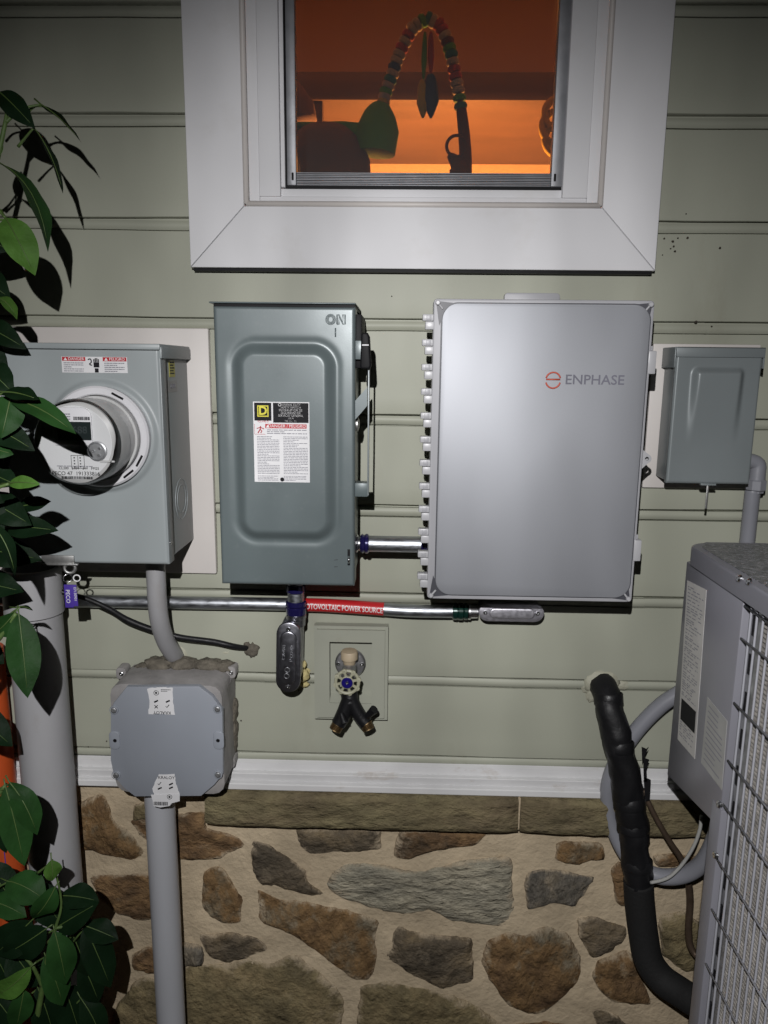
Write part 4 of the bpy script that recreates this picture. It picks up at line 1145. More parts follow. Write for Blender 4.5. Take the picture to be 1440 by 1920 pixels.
# =================================================================== SMALL DISCONNECT ON THE RIGHT
mb1 = thing('mounting_block', 'small ivory mounting board behind the small grey box by the cooling unit', 'board', (at(1320, 916, 0.016).x, 0, at(1320, 916, 0.016).z))
MB().box(at(1215, 780, 0.016).x, (at(1425, 648, 0.016).x + at(1401, 915, 0.016).x) / 2, -0.016, -0.0065, at(1310, 916, 0.016).z, at(1320, 645, 0.016).z, 0.002).build('board', 'ivory', mb1)
D = 0.082
x0, x1, z0, z1 = rect(D, (1272, 657), (1433, 657), (1247, 906), (1404, 908))
sb = thing('disconnect_box', 'small grey disconnect box with pressed cover above the cooling unit', 'electrical box', ((x0 + x1) / 2, -0.05, z0))
MB().box(x0 + 0.003, x1 - 0.003, -D + 0.010, -0.0165, z0 + 0.003, z1, 0.002).build('body', 'small_box_enamel', sb)
ax0, ax1, az0, az1 = rect(D, (1296, 688), (1396, 688), (1285, 830), (1384, 830))
def lidf(x, z):
    sd = rr_sd(x, z, ax0, ax1, az0 - 0.02, az1, 0.012)
    fade = smooth01((z - (az0 - 0.012)) / (az1 - az0))
    ed = min(x - x0, x1 - x, z - z0, z1 - z)
    y = -D - 0.011 * fade * smooth01((0.001 - sd) / 0.013)
    if ed < 0.003: y += 0.003 * (1 - math.sqrt(max(0, 1 - (1 - ed / 0.003) ** 2)))
    return y
height_sheet('cover', x0, x1, z0, z1, 70, 100, lidf, 'small_box_enamel', sb)
for xx in (x0, x1 - 0.002): MB().box(xx, xx + 0.002, -D + 0.0025, -D + 0.012, z0, z1, 0.0006).build('cover_flange', 'small_box_enamel', sb)
lt = at(1350, 651, D).z; lb_ = at(1350, 670, D).z
b = MB(); b.box(x0 - 0.0015, x1 + 0.002, -D - 0.003, -D - 0.0006, lb_, lt, 0.0007)
b.box(x0 - 0.0015, x1 + 0.002, -D - 0.003, -0.0165, lt - 0.002, lt, 0.0007)
b.box(x0 - 0.0035, x0 - 0.0012, -D - 0.001, -0.02, lb_ - 0.018, lt - 0.0004, 0.0007); b.box(x1 + 0.0012, x1 + 0.0035, -D - 0.001, -0.02, lb_ - 0.018, lt - 0.0004, 0.0007)
b.build('rain_lid', 'small_box_enamel', sb)
p = at(1327, 905, D)
MB().box(p.x - 0.013, p.x + 0.013, -D - 0.005, -D + 0.004, z0 - 0.0025, z0 + 0.0012, 0.0008).build('hasp', 'small_box_enamel', sb)
MB().box(p.x - 0.002, p.x + 0.002, -D - 0.003, -D - 0.001, z0 - 0.044, z0 - 0.0026, 0.0008).build('hasp_pin', 'galv_dirty', sb)

# flexible conduit out of its side, down behind the cooling unit
lq = thing('flexible_conduit', 'grey flexible conduit with elbow leaving the small disconnect box', 'conduit', (at(1405, 1000, 0.05).x, -0.05, 0.9))
D2 = 0.045
e0, e1_, e2 = at(1398, 862, D2), at(1416, 868, D2), at(1418, 905, D2)
MB().tube([(x1 - 0.004, -D2, e0.z), (x1 + 0.008, -D2, e0.z), e1_ + Vector((0.004, 0, -0.002)), (e2.x + 0.0, -D2, e1_.z - 0.020), e2], [0.0125, 0.0125, 0.0135, 0.014, 0.0145], 16, spline=5).build('elbow', 'liquidtight', lq, smooth=40)
MB().lathe(e2 + Vector((0, 0, 0.006)), (0, 0, -1), [(0, 0.015), (0.002, 0.0175), (0.018, 0.0175), (0.021, 0.014), (0.024, 0.014)], 8).build('gland_nut', 'liquidtight', lq, smooth=20)
b = MB(); zz = e2.z - 0.014; pr = []
k = 0
while k < 60:
    pr.append((k * 0.0055, 0.0128)); pr.append((k * 0.0055 + 0.0035, 0.0137)); k += 1
b.lathe((at(1407, 960, D2).x, -D2, zz), (0, 0, -1), pr, 18); b.build('ribbed_hose', 'liquidtight', lq, smooth=True)

# =================================================================== CONDUITS
def ringset(nm, c, ax, prof, m, parent, n=24): return MB().lathe(c, ax, prof, n).build(nm, m, parent, smooth=35)
# short nipple between switch and combiner
D3 = 0.085
np_ = thing('conduit_nipple', 'short galvanized conduit with blue connectors between the two big boxes', 'conduit', (at(730, 1020, D3).x, -D3, at(730, 1020, D3).z))
a, c = at(668, 1020, D3), at(797, 1020, D3)
zc = (a.z + c.z) / 2
a = Vector((at(668, 1020, D3).x - 0.004, -D3, zc)); Lh = (CBX0 + 0.012) - a.x
MB().tube([a + Vector((0.012, 0, 0)), a + Vector((Lh, 0, 0))], 0.0145, 24).build('tube', 'emt', np_)
ringset('lock_nut', a, (1, 0, 0), [(0, 0.012), (0.002, 0.0165), (0.006, 0.0165), (0.008, 0.013), (0.014, 0.0135)], 'zinc', np_)
ringset('insulated_ring', a + Vector((0.011, 0, 0)), (1, 0, 0), [(0, 0.0135), (0.001, 0.0155), (0.004, 0.0175), (0.008, 0.0155), (0.010, 0.0178), (0.014, 0.0175), (0.016, 0.0148)], 'blue_insul', np_)
ringset('insulated_ring', a + Vector((Lh - 0.022, 0, 0)), (1, 0, 0), [(0, 0.0148), (0.002, 0.0172), (0.006, 0.018), (0.014, 0.018), (0.018, 0.015)], 'blue_insul', np_)

# long horizontal conduit
D4 = 0.024
hc = thing('metal_conduit', 'long horizontal galvanized conduit with red warning tape', 'conduit', (at(500, 1134, D4).x, -D4, at(500, 1134, D4).z))
pts = [at(x, y, d) for x, y, d in ((-60, 1123, D4), (150, 1127, D4), (340, 1130, D4), (540, 1133, D4), (610, 1135, D4), (660, 1138, D4 + .002), (710, 1141.5, D4 + .005), (760, 1145, D4 + .009), (810, 1146, D4 + .012), (860, 1146.5, D4 + .012), (892, 1147, D4 + .012))]
MB().tube(pts, 0.0122, 20, spline=6).build('tube', 'emt', hc, smooth=40)
# red tape wrapped round it
tpts = [at(x, y, d) for x, y, d in ((571, 1133.9, D4), (610, 1135, D4), (660, 1138, D4 + .002), (690, 1140, D4 + .0035), (720, 1142.2, D4 + .0055))]
tape = MB().tube(tpts, 0.0128, 32, spline=5, caps=False).build('warning_tape', 'red_tape', hc, smooth=40)
# lettering bent along the tape
def tape_text(body, px0, px1, size):
    c = bpy.data.curves.new('lettering', 'FONT'); c.body = body; c.size = size; c.align_y = 'CENTER'; c.resolution_u = 2; c.offset = 0.0002
    t = bpy.data.objects.new('tmp', c); COL.objects.link(t); bpy.context.view_layer.update()
    me = bpy.data.meshes.new_from_object(t.evaluated_get(bpy.context.evaluated_depsgraph_get()))
    bpy.data.objects.remove(t); bpy.data.curves.remove(c)
    bm = bmesh.new(); bm.from_mesh(me)
    for k in range(-6, 7):
        bmesh.ops.bisect_plane(bm, geom=bm.verts[:] + bm.edges[:] + bm.faces[:], plane_co=(0, k * 0.001, 0), plane_no=(0, 1, 0))
    bm.to_mesh(me); bm.free()
    xs = [v.co.x for v in me.vertices]; w0, w1 = min(xs), max(xs)
    cs = [(q.x, q.z, -q.y) for q in tpts]
    A, B = at(px0, 1138, D4).x, at(px1, 1138, D4).x
    for v in me.vertices:
        X = A + (B - A) * (v.co.x - w0) / (w1 - w0)
        i = max(0, min(len(cs) - 2, next((k for k in range(len(cs) - 1) if X < cs[k + 1][0]), len(cs) - 2)))
        f = (X - cs[i][0]) / (cs[i + 1][0] - cs[i][0])
        zc_ = cs[i][1] + f * (cs[i + 1][1] - cs[i][1]); dc = cs[i][2] + f * (cs[i + 1][2] - cs[i][2])
        th = (v.co.y + 0.0004) / 0.0130
        v.co = Vector((X, -(dc + 0.0133 * math.cos(th)), zc_ + 0.0133 * math.sin(th)))
    return link('lettering', me, 'white_print', tape)
tape_text('HOTOVOLTAIC POWER SOURCE', 568, 718, 0.0150)
# green coupling and right-hand fitting
cA = at(848, 1147, D4 + .012); cA = Vector((cA.x, cA.y, pts[-1].z))
ringset('compression_ring', cA, (1, 0, 0), [(0, 0.0125), (0.001, 0.0155), (0.008, 0.0165), (0.010, 0.0145), (0.012, 0.0165), (0.019, 0.0165), (0.021, 0.014), (0.023, 0.016), (0.028, 0.016), (0.029, 0.013)], 'green_insul', hc)
ringset('lock_nut', cA + Vector((0.029, 0, 0)), (1, 0, 0), [(0, 0.013), (0.001, 0.0155), (0.005, 0.0155), (0.006, 0.013), (0.018, 0.0125)], 'zinc', hc)
fr = thing('conduit_fitting', 'horizontal oval metal conduit fitting under the silver combiner box', 'conduit fitting', (at(958, 1150, .04).x, -0.03, at(958, 1150, .04).z))
DF = 0.056
c0, c1 = at(915, 1148, DF), at(1003, 1151, DF)
r_ = 0.0172
zc = (c0.z + c1.z) / 2
MB().prism(capsule((c0.x, zc), (c1.x, zc), r_ - 0.002), -DF + 0.008, -0.012, 0.004).build('body', 'cast_alu', fr, smooth=40)
cv = MB().prism(capsule((c0.x, zc), (c1.x, zc), r_), -DF, -DF + 0.0075, 0.0018).build('cover_plate', 'cast_alu_bright', fr, smooth=30)
MB().prism(capsule((c0.x + 0.012, zc), (c1.x - 0.010, zc), r_ * 0.58), -DF - 0.0042, -DF - 0.0002, 0.0028, 3).build('raised_center', 'cast_alu_bright', cv, smooth=50)
for x in (c0.x - 0.005, c1.x + 0.005): screw((x, -DF - 0.0002, zc), 0.004, cv, h=0.0028)

# vertical fitting under the switch
fv = thing('conduit_fitting', 'vertical dark metal conduit fitting with blue connector below the safety switch', 'conduit fitting', (at(545, 1240, .06).x, -0.05, at(545, 1240, .06).z))
DV = 0.092
t_, b_ = at(547, 1190, DV), at(534, 1277, DV)
r_ = 0.0228
xc = (t_.x + b_.x) / 2
TT, BB = (xc + 0.0012, t_.z), (xc - 0.0012, b_.z)
MB().prism(capsule(BB, TT, r_ - 0.0025, 12), -DV + 0.009, -0.03, 0.004).build('body', 'cast_alu', fv, smooth=40)
MB().tube([(xc, -0.035, BB[1] + 0.01), (xc, -0.002, BB[1] + 0.01)], 0.018, 16).build('back_hub', 'cast_alu', fv)
cv = MB().prism(capsule(BB, TT, r_, 14), -DV, -DV + 0.0085, 0.0022).build('cover_plate', 'cast_alu', fv, smooth=30)
MB().prism(capsule((BB[0], BB[1] + 0.008), (TT[0], TT[1] - 0.008), r_ * 0.68, 12), -DV - 0.0035, -DV - 0.0002, 0.003, 3).build('raised_center', 'cast_alu', cv, smooth=50)
for q in ((TT[0], TT[1] + 0.010), (BB[0], BB[1] - 0.010)): screw((q[0], -DV - 0.0002, q[1]), 0.0045, cv, h=0.003)
dl = DV + 0.0035
text('E 204093', 0.0078, xc - 0.0075, (TT[1] + BB[1]) / 2 + 0.012, dl, 'stud_metal', cv, rot=rad(86), thick=0.0005)
text('1" COVER', 0.0078, xc + 0.007, (TT[1] + BB[1]) / 2 + 0.010, dl, 'stud_metal', cv, rot=rad(86), thick=0.0005)
for dx, dz in ((-0.003, -0.034), (-0.0015, -0.022)):
    MB().torus((xc + dx, -dl, (TT[1] + BB[1]) / 2 + dz), (0, -1, 0), 0.0046, 0.0006, 20, 5).build('approval_mark', 'stud_metal', cv, smooth=True)
ct = Vector((at(553, 1120, 0.075).x, -0.062, 0)); zz1 = at(553, 1100, 0.062).z + 0.02; zz0 = TT[1] + 0.008
MB().lathe((ct.x, ct.y, zz0), (0, 0, 1), [(0, 0.017), (0.012, 0.017), (0.014, 0.0185), (0.020, 0.0185), (0.022, 0.0165), (0.028, 0.0165)], 20).build('hub', 'cast_alu', fv, smooth=30)
zr = at(553, 1152, 0.062).z
ringset('insulated_ring', Vector((ct.x, ct.y, zr)), (0, 0, 1), [(0, 0.0165), (0.002, 0.0185), (0.008, 0.019), (0.014, 0.0195), (0.016, 0.0175), (0.019, 0.0195), (0.025, 0.019), (0.027, 0.016)], 'blue_insul', fv)
ringset('nipple', Vector((ct.x, ct.y, zr - 0.012)), (0, 0, 1), [(0, 0.0155), (zz1 - zr + 0.012, 0.0155)], 'emt', fv)
ringset('connector_ring', Vector((ct.x, ct.y, zr + 0.043)), (0, 0, 1), [(0, 0.0158), (0.002, 0.0175), (0.014, 0.0175), (0.016, 0.0158)], 'blue_insul', fv)
# foam squeezed out beside it
def blob(name, cs, m, label, cat, group=None, sub=2, amp=0.25):
    bm = bmesh.new()
    for (p, r) in cs:
        q = bmesh.ops.create_icosphere(bm, subdivisions=3, radius=1)
        sc = Vector(r) if isinstance(r, tuple) else Vector((r, r, r))
        for v in q['verts']:
            nn = 1 + amp * noise.noise(v.co * 2.3 + Vector(p) * 40) + amp * 0.6 * noise.noise(v.co * 5.5 + Vector(p) * 90)
            v.co = Vector(p) + Vector((v.co.x * sc.x, v.co.y * sc.y, v.co.z * sc.z)) * nn
    me = bpy.data.meshes.new(name); bm.to_mesh(me); bm.free(); me.shade_smooth()
    return tag(link(name, me, m), label, cat, group)
blob('foam_sealant', [(at(568, 1266, .02), (0.012, 0.010, 0.013)), (at(571, 1283, .012), (0.009, 0.006, 0.006)), (at(571, 1246, .025), (0.004, 0.006, 0.008)), (at(576, 1258, .006), (0.008, 0.004, 0.007))], 'foam_yellow', 'yellow foam sealant bulging beside the vertical conduit fitting', 'sealant')

# grey PVC bend below the meter box
pb = thing('pvc_elbow', 'grey curved plastic conduit from meter box bottom into the wall', 'conduit', (at(325, 1228, 0).x, 0, at(325, 1228, 0).z))
MB().tube([Vector((at(293, 1090, .09).x, -.09, qz0 + 0.006)), at(293, 1090, .09), at(295, 1130, .088), at(300, 1168, .078), at(310, 1200, .055), at(324, 1224, .022), at(332, 1232, -.002)], [0.0172] * 7, 20, spline=6).build('bend', 'pvc_light', pb, smooth=50)
MB().lathe(at(330, 1230, 0.004), (0, -1, 0.0), [(0, 0.026), (0.003, 0.024), (0.006, 0.019)], 24).build('caulk_ring', 'caulk', pb, smooth=True)

# black cable
cab = thing('black_cable', 'black cable sagging under the horizontal conduit into the siding', 'cable', at(470, 1215, 0.01))
MB().tube([at(40, 1080, 0.10), at(100, 1105, .085), at(160, 1122, .07), at(205, 1142, .06), at(240, 1163, .05), at(290, 1182, .044), at(340, 1195, .04), at(400, 1203, .034), at(440, 1212, .026), at(474, 1217, 0.0)], [0.0045, .0045, .0045, .005, .0062, .006, .0055, .0055, .0055, .005], 12, spline=6).build('sheath', 'black_tape', cab, smooth=True)
blob('cable_sealant', [(at(473, 1218, .006), (0.013, 0.011, 0.015)), (at(464, 1208, .004), (0.008, 0.008, 0.007))], 'duct_seal', 'crumbly grey sealant lump round the black cable end', 'sealant', amp=0.4)
blob('sealant_patch', [(at(424, 1222, .004), (0.012, 0.004, 0.007)), (at(433, 1221, .003), (0.008, 0.004, 0.007))], 'caulk', 'flat old caulk patch on the siding under the black cable', 'sealant', amp=0.4)

# =================================================================== JUNCTION BOX
D = 0.118
jb = thing('junction_box', 'grey octagonal plastic junction box with torn white stickers', 'electrical box', (at(315, 1493, .05).x, -0.05, at(315, 1493, .05).z))
OUT = [(237, 1288), (373, 1287), (398, 1306), (417, 1332), (418, 1395), (418, 1452), (402, 1472), (377, 1493), (253, 1494), (232, 1478), (213, 1455), (207, 1425), (207, 1330), (213, 1318), (226, 1302)]
def pol(ps, d): return [(p.x, p.z) for p in (at(x, y, d) for x, y in ps)]
poly = pol(OUT, D)[::-1]
MB().prism(poly, -D, -D + 0.010, 0.002).build('cover', 'box_grey', jb, smooth=30)
cx_ = sum(p[0] for p in poly) / len(poly); cz_ = sum(p[1] for p in poly) / len(poly)
big = [(cx_ + (x - cx_) * 0.985, cz_ + (z - cz_) * 0.985) for x, z in poly]
xa, xb = min(p[0] for p in poly), max(p[0] for p in poly); za, zb = min(p[1] for p in poly), max(p[1] for p in poly)
body = rounded(xa + 0.003, xb - 0.003, za + 0.003, zb - 0.003, 0.022, 3)
MB().prism(body, -D + 0.0103, -0.012, 0.001).build('body', 'box_dusty', jb, smooth=30)
# wall flange ears
for (px, py) in ((433, 1260), (432, 1428), (228, 1262), (222, 1440)):
    p = at(px, py, 0.03)
    ear = MB().prism(rounded(p.x - 0.010, p.x + 0.010, p.z - 0.012, p.z + 0.012, 0.007, 4), -0.034, -0.006, 0.002).build('mounting_ear', 'box_dusty', jb, smooth=30)
    screw((p.x + 0.001, -0.034, p.z), 0.0045, ear, h=0.002)
# sloped shoulder from cover to the flange on the right
q1, q2 = at(436, 1268, .034), at(436, 1420, .034)
b = MB()
b.verts([(xb - 0.004, -D + 0.03, zb - 0.03), (xb - 0.004, -D + 0.03, za + 0.03), (q2.x, -0.012, q2.z), (q1.x, -0.012, q1.z), (xb - 0.02, -0.012, zb - 0.03), (xb - 0.02, -0.012, za + 0.03)], [(0, 1, 2, 3), (0, 3, 4), (1, 5, 2), (3, 2, 5, 4)])
b.build('side_flange', 'box_dusty', jb, smooth=False)
# cover screws in the corners and pry tabs at the sides
for (px, py) in ((408, 1329), (214, 1331), (218, 1453), (409, 1452)):
    p = at(px, py, D)
    bs = MB().lathe((p.x, -D + 0.0002, p.z), AX, [(0, 0.0085), (0.0025, 0.008), (0.003, 0.0065)], 18).build('screw_boss', 'box_grey', jb, smooth=40)
    screw((p.x, -D - 0.0025, p.z), 0.0052, bs, 'stud_metal', h=0.0015)
for (px, py, s) in ((215, 1388, 1), (410, 1388, -1)):
    p = at(px, py, D)
    r0 = rounded(p.x - 0.010, p.x + 0.010, p.z - 0.018, p.z + 0.018, 0.008, 5)
    tb = MB().prism(r0, -D - 0.0016, -D + 0.001, 0.0014, 3).build('pry_tab', 'box_grey', jb, smooth=50)
    MB().lathe((p.x + 0.001 * s, -D - 0.0016, p.z), AX, [(0, 0.0036), (0.0008, 0.003), (0.0002, 0.0018), (0.0002, 0)], 14).build('tab_hole', 'black', tb)
# torn stickers
def torn(name, ps, d, seed):
    P_ = pol(ps, d)[::-1]; out = []; rnd = random.Random(seed)
    for i in range(len(P_)):
        a, c = P_[i], P_[(i + 1) % len(P_)]
        for k in range(5):
            t = k / 5
            j = 0.0008
            out.append((a[0] + (c[0] - a[0]) * t + rnd.uniform(-j, j), a[1] + (c[1] - a[1]) * t + rnd.uniform(-j, j)))
    return flat(name, out, d, 'paper', jb, 0.0004)
SD = D + 0.0004
s1 = torn('torn_sticker', [(276, 1291), (300, 1288), (324, 1290), (324, 1310), (328, 1341), (302, 1338), (278, 1339), (281, 1318)], SD, 3)
p = at(304, 1336, SD); text('KRALOY', 0.0085, p.x, p.z, SD + 0.0006, 'ink', s1, rot=rad(180))
def mark(parent, px, py, kind, d):
    p = at(px, py, d); b = MB()
    if kind == 'ring': b.torus((p.x, -d - 0.0005, p.z), (0, -1, 0), 0.0045, 0.0005, 20, 4); b.box(p.x - 0.0018, p.x + 0.0016, -d - 0.0007, -d - 0.0004, p.z - 0.002, p.z + 0.002)
    elif kind == 'x':
        b.tube([(p.x - 0.003, -d - 0.0005, p.z - 0.003), (p.x + 0.003, -d - 0.0005, p.z + 0.003)], 0.0007, 5); b.tube([(p.x - 0.003, -d - 0.0005, p.z + 0.003), (p.x + 0.003, -d - 0.0005, p.z - 0.003)], 0.0007, 5)
    elif kind == 'check': b.tube([(p.x - 0.003, -d - 0.0005, p.z), (p.x - 0.001, -d - 0.0005, p.z - 0.0025), (p.x + 0.0035, -d - 0.0005, p.z + 0.003)], 0.0007, 5)
    else: b.tube([(p.x - 0.0035, -d - 0.0005, p.z - 0.0015), (p.x + 0.0035, -d - 0.0005, p.z + 0.002)], 0.0015, 6)
    b.build('pictogram', 'ink', parent, smooth=False)
for a in ((293, 1299, 'ring'), (293, 1315, 'cap'), (315, 1315, 'cap'), (293, 1325, 'x'), (314, 1324, 'check')): mark(s1, a[0], a[1], a[2], SD)
p0, p1 = at(302, 1297, SD), at(322, 1292, SD); fine_print(p0.x, p1.x, p0.z, p1.z, 2, SD + 0.0006, 'ink', s1, seed=5)
s2 = torn('torn_sticker', [(294, 1460), (298, 1452), (328, 1451), (330, 1470), (337, 1490), (322, 1494), (290, 1494), (286, 1478)], SD, 4)
s3 = MB()
lowp = [(283, 1490), (337, 1489), (337, 1502), (322, 1506), (318, 1511), (300, 1514), (288, 1511), (286, 1500)]
s3.prism(pol(lowp, SD + 0.001)[::-1], -SD - 0.0012, -SD - 0.0006); s3.build('loose_flap', 'paper', s2, smooth=False)
p = at(312, 1458, SD); text('KRALOY', 0.0082, p.x, p.z, SD + 0.0006, 'ink', s2)
for a in ((299, 1469, 'check'), (321, 1470, 'cap'), (300, 1478, 'cap'), (321, 1477, 'cap')): mark(s2, a[0], a[1], a[2], SD)
mark(s2, 318, 1494, 'ring', SD + 0.0012)
b = MB(); rb = random.Random(1); q0, q1 = at(289, 1509, SD), at(314, 1503, SD); x = q0.x
while x < q1.x:
    w_ = rb.uniform(0.0006, 0.0016); b.box(x, x + w_, -SD - 0.0016, -SD - 0.0012, q0.z, q1.z); x += w_ + rb.uniform(0.0005, 0.0011)
b.build('barcode', 'ink', s2, smooth=False)
# duct seal packed behind the box
blob('duct_seal_putty', [(at(270, 1256, .02), (0.022, 0.02, 0.014)), (at(300, 1245, .02), (0.03, 0.02, 0.014)), (at(345, 1244, .02), (0.03, 0.02, 0.013)), (at(390, 1247, .02), (0.03, 0.02, 0.013)), (at(420, 1250, .02), (0.022, 0.02, 0.012))], 'duct_seal', 'crumbly brown sealing putty packed on top of the junction box', 'sealant', amp=0.3)
blob('duct_seal_putty', [(at(437, 1330, .015), (0.010, 0.015, 0.03)), (at(438, 1368, .013), (0.009, 0.012, 0.03)), (at(438, 1390, .012), (0.008, 0.012, 0.025))], 'duct_seal', 'crumbly putty strip down the right side of the junction box', 'sealant', amp=0.3)

# conduit below the junction box
pd = thing('pvc_pipe', 'grey plastic conduit running down from the junction box', 'pipe', (at(310, 1700, .06).x, -0.06, 0))
xp = at(310, 1700, .06).x
MB().tube([(xp, -0.06, -0.01), (xp, -0.06, za + 0.004)], 0.0292, 28).build('tube', 'pvc_grey', pd, smooth=40)
MB().lathe((xp, -0.06, za - 0.004), (0, 0, -1), [(0, 0.032), (0.010, 0.032), (0.011, 0.0295)], 28).build('collar', 'pvc_grey', pd, smooth=30)

# big pipe at the left
bp = thing('pvc_pipe', 'thick grey plastic pipe standing left of the junction box', 'pipe', (at(90, 1500, .09).x, -0.09, 0))
xr = (at(113, 1160, .09).x + at(148, 1600, .09).x) / 2; rp = 0.0475
xp = xr - rp
zcp = at(70, 1162, .13).z
MB().tube([(xp, -0.09, -0.01), (xp, -0.09, zcp - 0.003)], rp, 36).build('tube', 'pvc_light', bp, smooth=40)
ztop = at(70, 1075, .13).z
MB().lathe((xp, -0.09, zcp), (0, 0, 1), [(-0.002, rp - 0.001), (0, rp + 0.0035), (ztop - zcp - 0.004, rp + 0.0035), (ztop - zcp, rp + 0.001), (ztop - zcp, rp - 0.004), (ztop - zcp - 0.03, rp - 0.005), (ztop - zcp - 0.03, 0)], 36).build('coupling', 'pvc_light', bp, smooth=30)
# orange duct at the left edge
od = thing('orange_duct', 'orange plastic duct standing at the left edge behind the leaves', 'duct', (at(0, 1500, .05).x, -0.05, 0))
xo = at(20, 1400, .05).x - 0.032
MB().tube([(xo + 0.004, -0.05, -0.01), (xo, -0.05, at(0, 1215, .05).z)], 0.032, 24).build('tube', 'orange_plastic', od, smooth=40)
MB().tube([(xo + 0.018, -0.078, -0.01), (xo + 0.014, -0.078, at(0, 1216, .05).z)], 0.0012, 6).build('stripe', 'tag_purple', od)
# =================================================================== HOSE BIB
fb = thing('faucet_mounting_block', 'sage square vinyl block around the garden faucet', 'mounting block', at(657, 1350, .02))
bx0, bx1, bz0, bz1 = rect(0.028, (588, 1172), (728, 1178), (590, 1348), (726, 1352))
hx0, hx1, hz0, hz1 = rect(0.030, (618, 1203), (697, 1205), (618, 1318), (697, 1319))
def frame4(x0, x1, z0, z1, a0, a1, c0, c1, y0, y1, bev, nm, m, parent):
    b = MB()
    bm = bmesh.new()
    for (poly) in ([(x0, z0), (x1, z0), (a1, c0), (a0, c0)], [(x1, z0), (x1, z1), (a1, c1), (a1, c0)], [(x1, z1), (x0, z1), (a0, c1), (a1, c1)], [(x0, z1), (x0, z0), (a0, c0), (a0, c1)]):
        b.prism(poly, y0, y1)
    bmesh.ops.remove_doubles(b.bm, verts=b.bm.verts, dist=1e-6)
    # drop the inner walls shared by neighbours
    return b.build(nm, m, parent, smooth=False)
frame4(bx0, bx1, bz0, bz1, hx0 - 0.006, hx1 + 0.006, hz0 - 0.006, hz1 + 0.006, -0.025, -0.007, 0, 'flange', 'block_sage', fb)
frame4(bx0 + 0.006, bx1 - 0.006, bz0 + 0.006, bz1 - 0.006, hx0, hx1, hz0, hz1, -0.031, -0.0251, 0, 'raised_frame', 'block_sage', fb)
MB().box(hx0 - 0.002, hx1 + 0.002, -0.0085, -0.0072, hz0 - 0.002, hz1 + 0.002).build('back_plate', 'block_sage', fb)
b = MB(); b.verts([(hx0, -0.0086, hz0 + 0.012), (hx1, -0.0086, hz0 + 0.012), (hx1, -0.030, hz0 + 0.0003), (hx0, -0.030, hz0 + 0.0003), (hx0, -0.0086, hz0 + 0.0003), (hx1, -0.0086, hz0 + 0.0003)], [(0, 1, 2, 3), (0, 3, 4), (1, 5, 2)])
b.build('sloped_sill', 'block_sage', fb, smooth=False)

fa = thing('garden_faucet', 'garden faucet with cream wheel handle on the sage block', 'faucet', at(655, 1280, .05))
fc = at(657, 1243, 0.012)
fl_ = MB().lathe(fc, AX, [(0, 0.030), (0.003, 0.030), (0.006, 0.027), (0.007, 0.014), (0.012, 0.013)], 32).build('flange', 'bib_metal', fa, smooth=30)
for s in (-1, 1): screw((fc.x + s * 0.023, fc.y - 0.006, fc.z), 0.004, fl_, h=0.002)
MB().tube([fc, fc + Vector((0, -0.03, 0.0)), at(652, 1272, 0.062)], [0.0125, 0.014, 0.014], 16, spline=4).build('body', 'bib_metal', fa, smooth=50)
cp = at(655, 1240, 0.040)
MB().lathe(cp, (0, -0.05, 1), [(-0.006, 0.011), (0.004, 0.013), (0.006, 0.0162), (0.019, 0.0162), (0.022, 0.0145), (0.0225, 0)], 24).build('vacuum_breaker', 'bib_beige', fa, smooth=35)
wc = at(651, 1279, 0.078)
b = MB()
b.torus(wc, (0, -1, 0.1), 0.0215, 0.0032, 32, 8)
for k in range(8):
    t = 2 * math.pi * (k + 0.3) / 8
    dv = Vector((math.cos(t), 0, math.sin(t)))
    b.tube([wc + dv * 0.010, wc + dv * 0.0225], 0.0028, 6)
    b.lathe(wc + dv * 0.0222, (0, -1, 0.1), [(-0.0035, 0.001), (-0.003, 0.0046), (0.003, 0.0046), (0.0035, 0.001)], 8)
b.lathe(wc, AX, [(-0.006, 0.011), (0.003, 0.0125), (0.004, 0.011)], 20)
wh = b.build('wheel_handle', 'wheel_cream', fa, smooth=40)
MB().lathe(wc + AX * 0.003, AX, [(0, 0.0105), (0.0016, 0.0105), (0.0022, 0.009), (0.0012, 0.004), (0.0012, 0)], 24).build('blue_disc', 'wheel_blue', wh, smooth=40)
screw(wc + AX * 0.0042, 0.003, wh)

sp = thing('hose_splitter', 'black two way hose splitter hanging from the faucet', 'hose splitter', at(655, 1330, .06))
s0, s1_ = at(655, 1290, 0.055), at(656, 1318, 0.064)
b = MB()
b.tube([s0, s1_], [0.0155, 0.0165], 16)
b.tube([s1_ + Vector((0, 0, 0.012)), at(644, 1340, .068), at(634, 1358, .072)], [0.014, 0.0148, 0.0138], 16, spline=4)
b.tube([s1_ + Vector((0, 0, 0.012)), at(672, 1338, .068), at(686, 1356, .072)], [0.0128, 0.0135, 0.0132], 16, spline=4)
b.build('body', 'rubber_black', sp, smooth=50)
for (p0, p1) in (((634, 1358), (622, 1380)), ((686, 1356), (695, 1377))):
    a, c = at(*p0, .072), at(*p1, .078)
    L_ = (c - a).length
    prf = [(-0.001, 0.0118), (0.001, 0.0122)]
    for k in range(4): prf += [(0.002 + k * 0.0026, 0.0122), (0.0033 + k * 0.0026, 0.0112)]
    prf += [(0.0128, 0.0118), (0.0135, 0.010), (0.006, 0.009), (0.006, 0)]
    MB().lathe(a, c - a, prf, 20).build('threaded_outlet', 'brass', sp, smooth=40)
for (c_, d_) in (((640, 1338), (646, 1356)), ((688, 1343), (702, 1330))):
    a, c = at(*c_, .080), at(*d_, .088)
    MB().tube([a, a.lerp(c, .5), c], [0.0055, 0.007, 0.0085], 10).build('valve_lever', 'rubber_black', sp, smooth=50)

